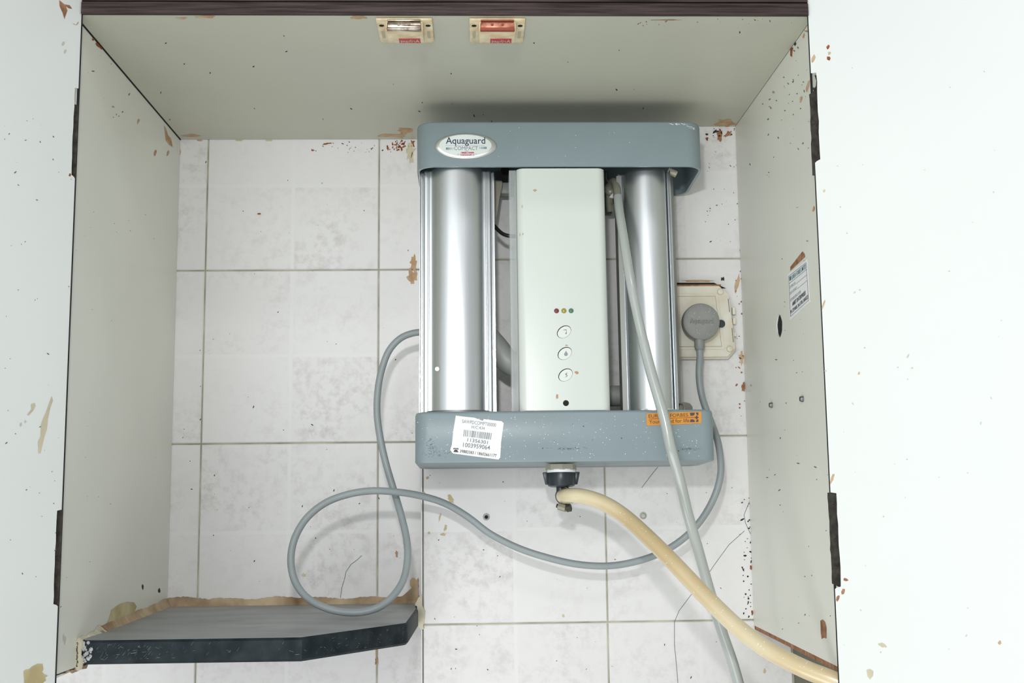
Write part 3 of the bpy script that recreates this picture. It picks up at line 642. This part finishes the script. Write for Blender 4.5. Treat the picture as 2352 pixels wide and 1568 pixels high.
for k in range(40):
    x = random.uniform(.115, .141); z = .3485-max(0, (x-.128))**1.4*2.2+random.gauss(0, .0008); l = random.uniform(.0005, .0022)
    if z > .3490: z = .3490
    mb.add([(x, -.1052, z), (x+l, -.1052, z-l*.2), (x+l, -.1052, z-l*.2-.0003), (x, -.1052, z-.0003)], [(0, 1, 2, 3)])
mb.build('white_scuffs', 'white', tcap, kind='stuff')
mb = MB()
for (x, y, a, b, g) in ((1228, 437, 8, 6, 0), (1199, 474, 3, 7, 30), (1194, 538, 2, 6, 0), (1201, 537, 3, 4, 0), (1280, 910, 5, 12, 20), (1324, 855, 9, 8, 0), (1301, 793, 6, 3, 0)):
    P = []
    for k in range(9):
        t = 2*PI*k/9; q = 1+random.uniform(-.4, .4); P.append(lat(x+a/2*q*math.cos(t), y+b/2*q*math.sin(t), -.1038))
    mb.add(P, [tuple(range(9))])
mb.build('dirt_marks', 'tan', body, kind='stuff')
# badge
bx, bz = -.0984, .3240
mb = MB(); n = 40
rings = [(.0322, .0140, 0), (.0322, .0140, -.0008), (.0310, .0133, -.0016), (.0288, .0120, -.0021)]
for (a, b, h), (a2, b2, h2) in zip(rings, rings[1:]): mb.prism([(x, -.1049+h, z) for x, z in ell(bx, bz, a, b, 0, n)], [(x, -.1049+h2, z) for x, z in ell(bx, bz, a2, b2, 0, n)], caps=False)
mb.add([(x, -.1049-.0021, z) for x, z in ell(bx, bz, .0288, .0120, 0, n)], [tuple(range(n))])
bd = mb.build('name_badge', 'silver', tcap, angle=60)
bf = MB()
e1 = ell(bx-.0004, bz+.0004, .0272, .0118, 0, n)
bf.prism([(x, -.1069, z) for x, z in e1], [(x, -.10715, z) for x, z in e1])
# face, print and badge share one level under the cap
bf.build('badge_face', 'badge', tcap)
def lt(txt, m, x0p, x1p, ytop, ybot, par, yl=-.1073, bold=0, name='lettering'):
    a = lat(x0p, ybot, yl); b = lat(x1p, ybot, yl); t = lat(x0p, ytop, yl)
    return lettering(txt, m, par, a, b-a, t-a, 0, (b-a).length, 0, (t-a).length, world=False, bold=bold, name=name)
lt('Aquaguard', 'navy', 1024, 1114.5, 315, 335, tcap, bold=.009)
lt('COMPACT', 'greyp', 1043, 1098, 336, 344.5, tcap)
lt('with', 'navy', 1068, 1075, 345.5, 347.5, tcap)
def lrect(x0, y0, x1, y1, m, par, yl=-.1073, name='print_bar'):
    MB().add([lat(x0, y0, yl), lat(x1, y0, yl), lat(x1, y1, yl), lat(x0, y1, yl)], [(0, 1, 2, 3)]).build(name, m, par)
for x, w_ in ((1024.5, 2.4), (1027.7, 2), (1031, 1.5), (1034, 1.1), (1037, .8), (1040, .6), (1101, .6), (1103.6, .8), (1106.2, 1.1), (1109, 1.5), (1112, 2), (1115, 2.4)):
    y0 = 338.6 if x < 1060 else 337; lrect(x, y0, x+w_, y0+5, 'teal', tcap)
lrect(1023, 333.9, 1112, 334.3, 'greyp', tcap, name='print_line')
lrect(1058, 349, 1089, 357, 'redp', tcap, -.1072)
lt('e-boiling+', 'paper', 1049, 1095, 349.6, 357.6, tcap, -.1074, bold=.01)
lt('e-boiling+', 'greyp', 1049.6, 1095.6, 350.2, 358.2, tcap, -.10732)
# barcode sticker
yl = -.1065
def sticker(corners, name, m, par, yl, jag=0):
    P = [lat(x, y, yl) for x, y in corners]; B = [p+Vector((0, .0004, 0)) for p in P]
    return MB().prism(B, P).build(name, m, par)
st = sticker([(1047, 954), (1062, 956), (1090, 959), (1109, 966), (1111, 962), (1152, 967), (1157, 971), (1151, 1015), (1149, 1050), (1145, 1055), (1040, 1041), (1034, 1033), (1038, 1020), (1041, 990)], 'barcode_sticker', 'paper', wp, yl)
def slt(txt, m, p0, p1, h, bold=0):      # baseline from p0 to p1 in pixels, letters h pixels tall
    a = lat(*p0, yl-.0002); b = lat(*p1, yl-.0002); ex = (b-a).normalized(); ez = Vector((-ex.z, 0, ex.x)); hh = h/2255
    return lettering(txt, m, st, a, ex, ez, 0, (b-a).length, 0, hh, world=False, bold=bold)
slt('SAWPDCOMPT00000', 'ink2', (1061, 971), (1139, 980), 8); slt('H/C:434', 'ink2', (1083, 983.5), (1113, 987), 7)
slt('11356301', 'ink2', (1073, 1013.5), (1120, 1020), 8, .012); slt('1003959064', 'ink2', (1063, 1026), (1125, 1033), 10, .012)
slt('39883383 / 18602661177', 'ink', (1056, 1039), (1140, 1050), 7, .01)
mb = MB(); a = lat(1064, 1001.5, yl-.0002); b = lat(1128, 1009.5, yl-.0002); ex = (b-a).normalized(); ez = Vector((-ex.z, 0, ex.x)); L0 = (b-a).length; s = 0
while s < L0:
    w_ = random.choice((.0002, .0003, .0005, .0007)); mb.add([a+ex*s, a+ex*(s+w_), a+ex*(s+w_)+ez*.0066, a+ex*s+ez*.0066], [(0, 1, 2, 3)]); s += w_+random.choice((.0003, .0004, .0006, .0009))
mb.build('barcode', 'ink2', st)
mb = MB(); o_ = lat(1047, 1034, yl-.0002)      # telephone mark
for L_ in ([(-.0028, .0012), (-.0022, .0024), (.0022, .0022), (.0030, .0010), (.0020, .0008), (.0014, .0014), (-.0014, .0016), (-.0020, .0010)], [(-.0012, .0010), (.0012, .0008), (.0026, -.0020), (-.0024, -.0016)]):
    mb.add([o_+Vector((x, 0, z)) for x, z in L_], [tuple(range(len(L_)))])
mb.build('telephone_mark', 'ink', st)
# orange label
def lpx(u, v): # u,v in 0..1 over the orange label
    x = 1485+126*u; y = (949-4.5*u)*(1-v)+(977-5*u)*v; return x, y
ol = sticker([lpx(0, .05), lpx(.015, 0), lpx(.985, 0), lpx(1, .06), lpx(1, .94), lpx(.985, 1), lpx(.015, 1), lpx(0, .95)], 'maker_label', 'orange', wp, yl)
def olt(txt, u0, u1, v0, v1, bold=0):
    a = lat(*lpx(u0, v1), yl-.0002); b = lat(*lpx(u1, v1), yl-.0002); t = lat(*lpx(u0, v0), yl-.0002)
    lettering(txt, 'olink', ol, a, b-a, Vector((-(b-a).z, 0, (b-a).x)), 0, (b-a).length, 0, (t-a).length, world=False, bold=bold)
olt('EUREKA FORBES', .04, .76, .10, .38); olt('Your friend for life', .05, .78, .56, .86, 0)
mb = MB(); mb.add([lat(*lpx(*p), yl-.0002) for p in ((.05, .46), (.93, .46), (.93, .49), (.05, .49))], [(0, 1, 2, 3)]); mb.build('rule_line', 'olink', ol)
mb = MB()
for L_ in ([(.79, .08), (.88, .08), (.875, .24), (.85, .33), (.80, .33)], [(.90, .08), (.945, .08), (.945, .33), (.925, .28), (.905, .20)], [(.915, .28), (.93, .42), (.955, .49), (.93, .56), (.915, .70), (.90, .56), (.875, .49), (.90, .42)],
           [(.79, .86), (.88, .86), (.875, .72), (.85, .64), (.80, .64)], [(.90, .86), (.945, .86), (.945, .64), (.925, .68), (.905, .76)]):
    mb.add([lat(*lpx(*p), yl-.0002) for p in L_], [tuple(range(len(L_)))])
mb.build('emblem', 'olog', ol)
# fittings between the cylinders
MB().box(-.066, .062, -.006, -.002, .3090, .3300).build('mounting_bracket', 'innergrey', wp, bevel=.0008)
MB().box(.049, .0640, -.012, -.003, .2780, .3090).build('bracket_tab', 'innergrey', wp, bevel=.001)
MB().lathe([(.0048, 0), (.0048, .004)], lat(1160, 393, -.02), (0, -1, 0), 16).build('bracket_bolt', 'black', wp)
P = [lat(*p, -.035) for p in [(1128, 412), (1154, 414), (1154, 425), (1148, 455), (1139, 520), (1128, 520)]]
MB().prism([p+Vector((0, .016, 0)) for p in P], P).build('drain_funnel', 'olive', wp, bevel=.0015)
P = [lat(*p, -.028) for p in [(1150, 418), (1172, 418), (1172, 444), (1150, 444)]]
MB().prism([p+Vector((0, .012, 0)) for p in P], P).build('pipe_clip', 'grp', wp, bevel=.0012)
MB().tube(smooth_path([lat(1128, 508, -.05), lat(1140, 524, -.052), lat(1155, 537, -.054), lat(1172, 542, -.056), lat(1190, 542, -.056)]), .0021, 10).build('black_lead', 'blackt', wp)
MB().tube(smooth_path([lat(1120, 775, -.040), lat(1142, 800, -.044), lat(1162, 826, -.046), lat(1185, 840, -.046), lat(1200, 842, -.046)]), [.0130]*33, 18).build('bent_pipe', 'grp', wp)
MB().tube([lat(1385, 909, -.03), lat(1427, 909, -.03)], .0112, 20).build('cross_pipe', 'grp', wp)
MB().tube([lat(1426, 911, -.03), lat(1456, 911, -.03)], .0128, 8).build('union_nut', 'grp', wp)
MB().tube([lat(1421, 687, -.025), lat(1424, 687, -.025), lat(1450, 687, -.025)], [.0070, .0090, .0094], 8).build('union_nut', 'nut', wp)
# cloudy elbow and wire clip beside the body
MB().tube(smooth_path([lat(1402, 485, -.030), lat(1399, 455, -.036), lat(1402, 425, -.046), lat(1411, 417, -.058), lat(1417, 435, -.068), lat(1420, 462, -.074)]), .0042, 12).build('elbow_fitting', 'elbow', wp)
MB().lathe([(.0070, 0), (.0078, .003), (.0078, .008), (.0050, .010)], lat(1403, 440, -.036), (0, -1, .1), 18).build('elbow_fitting', 'elbow', wp)
MB().tube(smooth_path([lat(1393, 396, -.06), lat(1392.5, 410, -.06), lat(1397, 418, -.062)]), .0007, 8).build('wire_clip', 'alus', wp)
P = [lat(*p, -.072) for p in [(1401, 450), (1408, 444), (1408, 455), (1400, 453)]]; MB().prism([p+Vector((0, .002, 0)) for p in P], P).build('ferrule', 'pale', wp)
MB().box(.060, .068, -.03, -.01, .29, .3015).build('knockout_block', 'black', wp)
# inlet under the bottom cap
NX, NY = -.0022, -.060
MB().lathe([(.0160, .0005), (.0160, .0062)], (NX, NY, -.0040), (0, 0, -1), 8).build('hex_nut', 'olive', wp)
MB().lathe([(.0150, 0), (.0154, .0012), (.0150, .0032)], (NX, NY, -.0094), (0, 0, -1), 30).build('washer', 'paper', wp)
nt_ = MB().lathe([(.0146, 0), (.0150, .0010), (.0148, .0100), (.0138, .0142), (.0112, .0154), (.0050, .0156)], (NX, NY, -.0120), (0, 0, -1), 32).build('inlet_cap_nut', 'blackp', wp)
for s in (-1, 1):
    L_ = [(s*.0138, -.0118), (s*.0192, -.0122), (s*.0166, -.0248), (s*.0132, -.0250)]
    MB().prism([(NX+x, NY-.003, z) for x, z in L_], [(NX+x, NY+.003, z) for x, z in L_]).build('wing', 'blackp', nt_, bevel=.0006)
MB().tube(smooth_path([(NX-.001, NY, -.0262), (NX-.001, NY, -.0330), (NX-.0005, NY+.002, -.0370), (NX+.001, NY+.004, -.0410), (NX+.002, NY+.001, -.0435)]), .0044, 14).build('inlet_spigot', 'blackp', wp)

# ------------------------------------------------------------------ cream hose with clamp
hz = [(1291, 1139, -.116), (1297, 1139, -.128), (1312, 1138, -.137), (1345, 1141, -.146), (1392, 1158, -.158), (1440, 1190, -.175), (1495, 1240, -.205), (1545, 1290, -.230), (1600, 1348, -.252), (1655, 1404, -.272), (1705, 1450, -.288), (1755, 1487, -.302), (1805, 1515, -.315), (1860, 1541, -.328), (1925, 1566, -.340), (1990, 1596, -.348)]
hp = smooth_path([at(x, y, 'Y', Y) for x, y, Y in hz], 7)
ho = thing('water_hose', tuple(hp[0]), 'thick cream rubber water hose curving from under the purifier to the lower right', 'hose')
hs = MB().tube(hp, .00775, 22).build('hose_pipe', 'hose', ho, world=True)
mb = MB()
for i in range(60):
    j = random.randrange(30, len(hp)-8); p = hp[j]; d = (CAM-p).normalized(); t = (hp[j+1]-hp[j-1]).normalized(); s_ = t.cross(d).normalized(); u = random.uniform(-.8, .8)
    q = p+s_*u*.00775+(d-t*d.dot(t)).normalized()*math.sqrt(max(0, 1-u*u))*.00785; r = random.uniform(.0002, .00045)
    mb.add([q+s_*r*math.cos(2*PI*k/6)+t*r*math.sin(2*PI*k/6) for k in range(6)], [tuple(range(6))])
mb.build('white_specks', 'white', hs, world=True, kind='stuff')
c0 = hp[1]; ax = (hp[9]-hp[2]).normalized()
cb = MB().lathe([(.0079, 0), (.0088, .0001), (.0088, .0026), (.0079, .0027)], hp[0]+ax*.0045, ax, 30).build('hose_clamp', 'clampd', ho, world=True)
ca = at(1283, 1162, 'Y', -.128); cb_ = at(1300, 1167, 'Y', -.131); cc = at(1311, 1165, 'Y', -.133)
MB().tube([ca, cb_], .0038, 8).build('clamp_housing', 'clamp', cb, world=True)
MB().tube([cb_+(cc-cb_)*.1, cc], .0042, 6).build('clamp_screw', 'clampd', cb, world=True)
MB().tube([ca-(cb_-ca)*.25, ca], .0022, 8).build('clamp_screw', 'clampd', cb, world=True)
MB().tube(smooth_path([at(1298, 1117, 'Y', -.126), at(1303, 1119, 'Y', -.13), at(1308, 1122, 'Y', -.132)]), .0006, 6).build('clamp_tail', 'clampd', cb, world=True)

# ------------------------------------------------------------------ translucent outlet tube
tz = [(1419, 452, -.125), (1422, 480, -.133), (1432, 545, -.150), (1447, 640, -.163), (1462, 715, -.168), (1479, 790, -.172), (1497, 860, -.177), (1513, 915, -.181), (1527, 965, -.184), (1541, 1030, -.185), (1561, 1100, -.175), (1580, 1180, -.165), (1603, 1260, -.162), (1628, 1350, -.165), (1655, 1440, -.170), (1682, 1520, -.176), (1702, 1590, -.182)]
tpth = smooth_path([at(x, y, 'Y', Y) for x, y, Y in tz], 6)
ot = thing('outlet_tube', tuple(tpth[0]), 'long thin translucent grey outlet tube hanging down in front of the right cylinder', 'tube')
MB().tube(tpth, [.0048 if i < 30 else .0053 for i in range(len(tpth))], 16).build('tube_wall', 'tube', ot, world=True)
mb = MB()
for k in range(3):
    c_ = at(1419+1.5*k, 462+7*k, 'Y', -.127-.0015*k); mb.tube([c_+Vector((.0044*math.cos(a), -.0044*math.sin(a)*.9-.0006, .0012*math.cos(a))) for a in [PI*j/10 for j in range(11)]], .00045, 6)
mb.build('thread_ring', 'smear', ot, world=True)

# ------------------------------------------------------------------ socket, plug and cord
so = thing('wall_socket', (.25, -STEP, .18), 'old cream plastic power socket plate with clipped corners, behind the right cylinder', 'socket')
def oct_(x0, x1, z0, z1, c_): return [(x0+c_, z0), (x1-c_, z0), (x1, z0+c_), (x1, z1-c_), (x1-c_, z1), (x0+c_, z1), (x0, z1-c_), (x0, z0+c_)]
SX0, SX1, SZ0, SZ1 = .2095, .2900, .1400, .2225
sk = lambda z: .0075*(z-SZ0)/(SZ1-SZ0)*-1
Yw = -STEP-.0003
def plate(L_, ya, yb, name, m, bev=.0008): return MB().prism([(x+sk(z), ya, z) for x, z in L_], [(x+sk(z), yb, z) for x, z in L_]).build(name, m, so, world=True, bevel=bev)
plate(oct_(SX0, SX1, SZ0, SZ1, .010), Yw, Yw-.0075, 'back_box', 'brown' if False else 'cream')
plate(oct_(SX0+.0008, SX1-.0008, SZ0+.0018, SZ1-.0008, .0100), Yw-.0076, Yw-.0115, 'face_plate', 'cream')
plate([(.214, .1500), (.2770, .1500), (.2770, .2130), (.214, .2130)], Yw-.0115, Yw-.0124, 'raised_frame', 'cream', .0004)
plate([(.214, .1530), (.2735, .1530), (.2735, .2100), (.214, .2100)], Yw-.0124, Yw-.0128, 'frame_groove', 'creamd', 0)
plate([(.214, .1536), (.2729, .1536), (.2729, .2094), (.214, .2094)], Yw-.0124, Yw-.0133, 'socket_face', 'cream', .0003)
for x, z in ((.2800, .2150), (.2822, .1505)):
    s1 = MB().lathe([(.0036, 0), (.0036, .0004)], (x+sk(z), Yw-.0115, z), (0, -1, 0), 20).build('screw_well', 'creamd', so, world=True)
    MB().lathe([(.0031, 0), (.0031, .0003), (.0024, .0007)], (x+sk(z), Yw-.0118, z), (0, -1, 0), 20).build('screw_cap', 'cream', so, world=True)
for za, zb in ((.1920, .2070), (.1580, .1740)): plate([(.2868, za), (.2876, za), (.2880, zb), (.2872, zb)], Yw-.0112, Yw-.0117, 'side_slot', 'nut', 0)
for za, zb in ((.1900, .1980), (.1790, .1860), (.1650, .1700)): MB().box(SX1-.003, SX1+.0002, Yw-.0075, Yw-.002, za, zb).build('hinge_clip', 'cream', so, world=True, bevel=.0005)
MB().lathe([(.0044, 0), (.0044, .0004), (.0034, .0006)], (.2722, Yw-.0134, .1786), (0, -1, 0), 20).build('indicator_hole', 'blackp', so, world=True)
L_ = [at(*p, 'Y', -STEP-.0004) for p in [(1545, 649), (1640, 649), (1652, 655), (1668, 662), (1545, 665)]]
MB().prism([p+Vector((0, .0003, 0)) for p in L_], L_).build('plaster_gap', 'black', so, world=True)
plate([(SX0, SZ1-.0012), (SX1-.0085, SZ1-.0012), (SX1-.0085, SZ1+.0008), (SX0, SZ1+.0008)], Yw-.003, Yw-.0112, 'brown_upper_edge', 'brown', 0)

pg = thing('power_plug', (.2467, -.066, .1786), 'round grey power plug with its long looping grey cord below the purifier', 'plug')
pc = Vector((.2467, Yw-.0136, .1786))
pl = MB().lathe([(.0185, 0), (.0190, .002), (.0190, .006), (.0204, .007), (.0206, .0150), (.0200, .0175), (.0185, .0186), (.0100, .0190)], pc, (0, -1, 0), 40).build('plug_body', 'plug', pg, world=True)
lettering('Aquaguard', 'scuff_shadow', pl, (pc.x-.0135, pc.y-.0192, pc.z-.0034), (1, 0, 0), (0, 0, 1), 0, .0262, 0, .0072, up=(0.0003, 0, -.0003), bold=.04)  # darker offset copy paints a shadow around the raised letters
lettering('Aquaguard', 'plug', pl, (pc.x-.0135, pc.y-.0194, pc.z-.0034), (1, 0, 0), (0, 0, 1), 0, .0262, 0, .0072, bold=.01)
mb = MB()
for i in range(40):
    a = random.random()*2*PI; r_ = math.sqrt(random.random())*.019; q = random.uniform(.0001, .0003); c_ = pc+Vector((r_*math.cos(a), -.0194, r_*math.sin(a)))
    mb.add([c_+Vector((q*math.cos(k), 0, q*math.sin(k))) for k in range(6)], [tuple(range(6))])
mb.build('white_specks', 'white', pl, world=True, kind='stuff')
e0 = pc+Vector((-.002, -.012, -.0190)); 
MB().lathe([(.0056, 0), (.0056, .0085), (.0050, .0105), (.0042, .0120)], e0, (0, 0, -1), 18).build('cord_grip', 'plug', pg, world=True)
czz = [(1608, 812, -.072), (1606, 840, -.074), (1606, 870, -.075), (1611, 905, -.076), (1622, 940, -.076), (1637, 978, -.080), (1649, 1015, -.088), (1655, 1055, -.094), (1655, 1090, -.096), (1645, 1130, -.097), (1626, 1170, -.097), (1600, 1207, -.096), (1565, 1240, -.095), (1520, 1268, -.095), (1465, 1288, -.096),
       (1400, 1299, -.097), (1330, 1296, -.097), (1260, 1281, -.096), (1190, 1258, -.094), (1125, 1225, -.092), (1075, 1187, -.091), (1020, 1155, -.093), (960, 1137, -.102), (905, 1129, -.112), (850, 1127, -.118), (795, 1136, -.122), (745, 1156, -.124), (703, 1191, -.126), (677, 1236, -.128), (668, 1283, -.131), (675, 1328, -.136),
       (697, 1364, -.142), (730, 1388, -.147), (775, 1403, -.149), (825, 1406, -.149), (870, 1394, -.147), (903, 1368, -.140), (927, 1330, -.130), (936, 1283, -.120), (934, 1238, -.110), (922, 1185, -.100), (906, 1130, -.092), (888, 1070, -.089), (874, 1010, -.086), (866, 950, -.084), (868, 895, -.082), (877, 848, -.081), (893, 806, -.080), (918, 778, -.079), (948, 765, -.078), (985, 761, -.078)]
cp_ = smooth_path([at(x, y, 'Y', Y) for x, y, Y in czz], 5)
cp_ = [e0+Vector((0, 0, -.010))]+cp_[1:]
MB().tube(cp_, .0037, 14).build('power_cord', 'cord', pg, world=True)

# ------------------------------------------------------------------ service sticker and small fixings
A, B, D_ = Vector((XR-.0003, -.2385, .2005)), Vector((XR-.0003, -.3020, .2020)), Vector((XR-.0003, -.2388, .1556))
B2 = Vector((XR-.0003, -.3050, .1622))
ss = thing('service_sticker', tuple((A+B2)/2), 'white service sticker with printed lines on the right side panel beside the brown chip', 'sticker')
N_ = Vector((-.0003, 0, 0))
MB().prism([A, B, B2, D_], [A+N_, B+N_, B2+N_, D_+N_]).build('paper', 'paper', ss, world=True)
def ssp(u, v): return A.lerp(B, u).lerp(D_.lerp(B2, u), v)+N_*1.6
def sst(txt, m, u0, u1, v0, v1, bold=0):
    a, b, t = ssp(u0, v1), ssp(u1, v1), ssp(u0, v0); return lettering(txt, m, ss, a, b-a, t-a, 0, (b-a).length, 0, (t-a).length, bold=bold)
def ssr(u0, v0, u1, v1, m='ink', name='print_line'): MB().add([ssp(u0, v0), ssp(u1, v0), ssp(u1, v1), ssp(u0, v1)], [(0, 1, 2, 3)]).build(name, m, ss, world=True)
for v in (.06, .22, .93): ssr(.04, v, .96, v+.008)
ssr(.04, .06, .052, .938); ssr(.95, .06, .96, .938); ssr(.40, .345, .95, .351); ssr(.46, .475, .95, .481)
ssr(.08, .09, .17, .18, 'teal', 'emblem')
sst('EUREKA FORBES LIMITED', 'teal', .20, .93, .095, .19, .01)
sst('CUSTOMER CODE', 'ink2', .07, .38, .29, .35); sst('DATE OF CONTRACT', 'ink2', .07, .44, .42, .48); sst('AUTHORISED SERVICE CENTRE', 'ink2', .07, .62, .57, .63)
sst('AMRIT ENTERPRISES', 'ink', .16, .84, .67, .76, .03); sst('PH: 22918600, 26615708, 26860222', 'ink', .06, .94, .81, .90, .02)
def screw_head(p, ax, r, name, label, cat, group=None, m='steel'):
    t = thing(name, tuple(p), label, cat, group)
    MB().lathe([(r, 0), (r, .0015), (r*.8, .0030)], p, ax, 16).build('head', m, t, world=True)
    a = Vector(ax); u = Vector((0, 0, 1)) if abs(a.z) < .5 else Vector((1, 0, 0)); s = a.cross(u)
    c_ = Vector(p)+a*.0030; MB().prism([c_+u*r*.75+s*.0004, c_+u*r*.75-s*.0004, c_-u*r*.75-s*.0004, c_-u*r*.75+s*.0004], [q+a*.0002 for q in (c_+u*r*.75+s*.0004, c_+u*r*.75-s*.0004, c_-u*r*.75-s*.0004, c_-u*r*.75+s*.0004)]).build('slot', 'black', t, world=True)
screw_head((XR-.0001, -.1601, .0806), (-1, 0, 0), .0028, 'screw', 'small steel screw in the right side panel, the one nearer the back wall', 'screw', 'screws in the right side panel')
screw_head((XR-.0001, -.2692, .0782), (-1, 0, 0), .0028, 'screw', 'small steel screw in the right side panel, the one nearer the front edge', 'screw', 'screws in the right side panel')
for (x, z, lab, m) in ((.0097, -.0309, 'empty grey wall plug in the tiles below the barcode sticker, left of the clamp', 'black'), (.1816, -.0315, 'filled pale wall plug in the tiles between hose and outlet tube', 'putty2')):
    t = thing('wall_plug', (x, -STEP, z), lab, 'wall plug', 'wall plugs in the tiles')
    MB().lathe([(.0037, -.0004), (.0037, .0006), (.0028, .0009)], (x, -STEP-.0004, z), (0, -1, 0), 18).build('sleeve', 'grp', t, world=True)
    MB().lathe([(.0020, 0), (.0019, .0003)], (x, -STEP-.0013, z), (0, -1, 0), 14).build('bore' if m == 'black' else 'filling', m, t, world=True)
for o in bpy.data.objects:
    if '_loc' in o: del o['_loc']
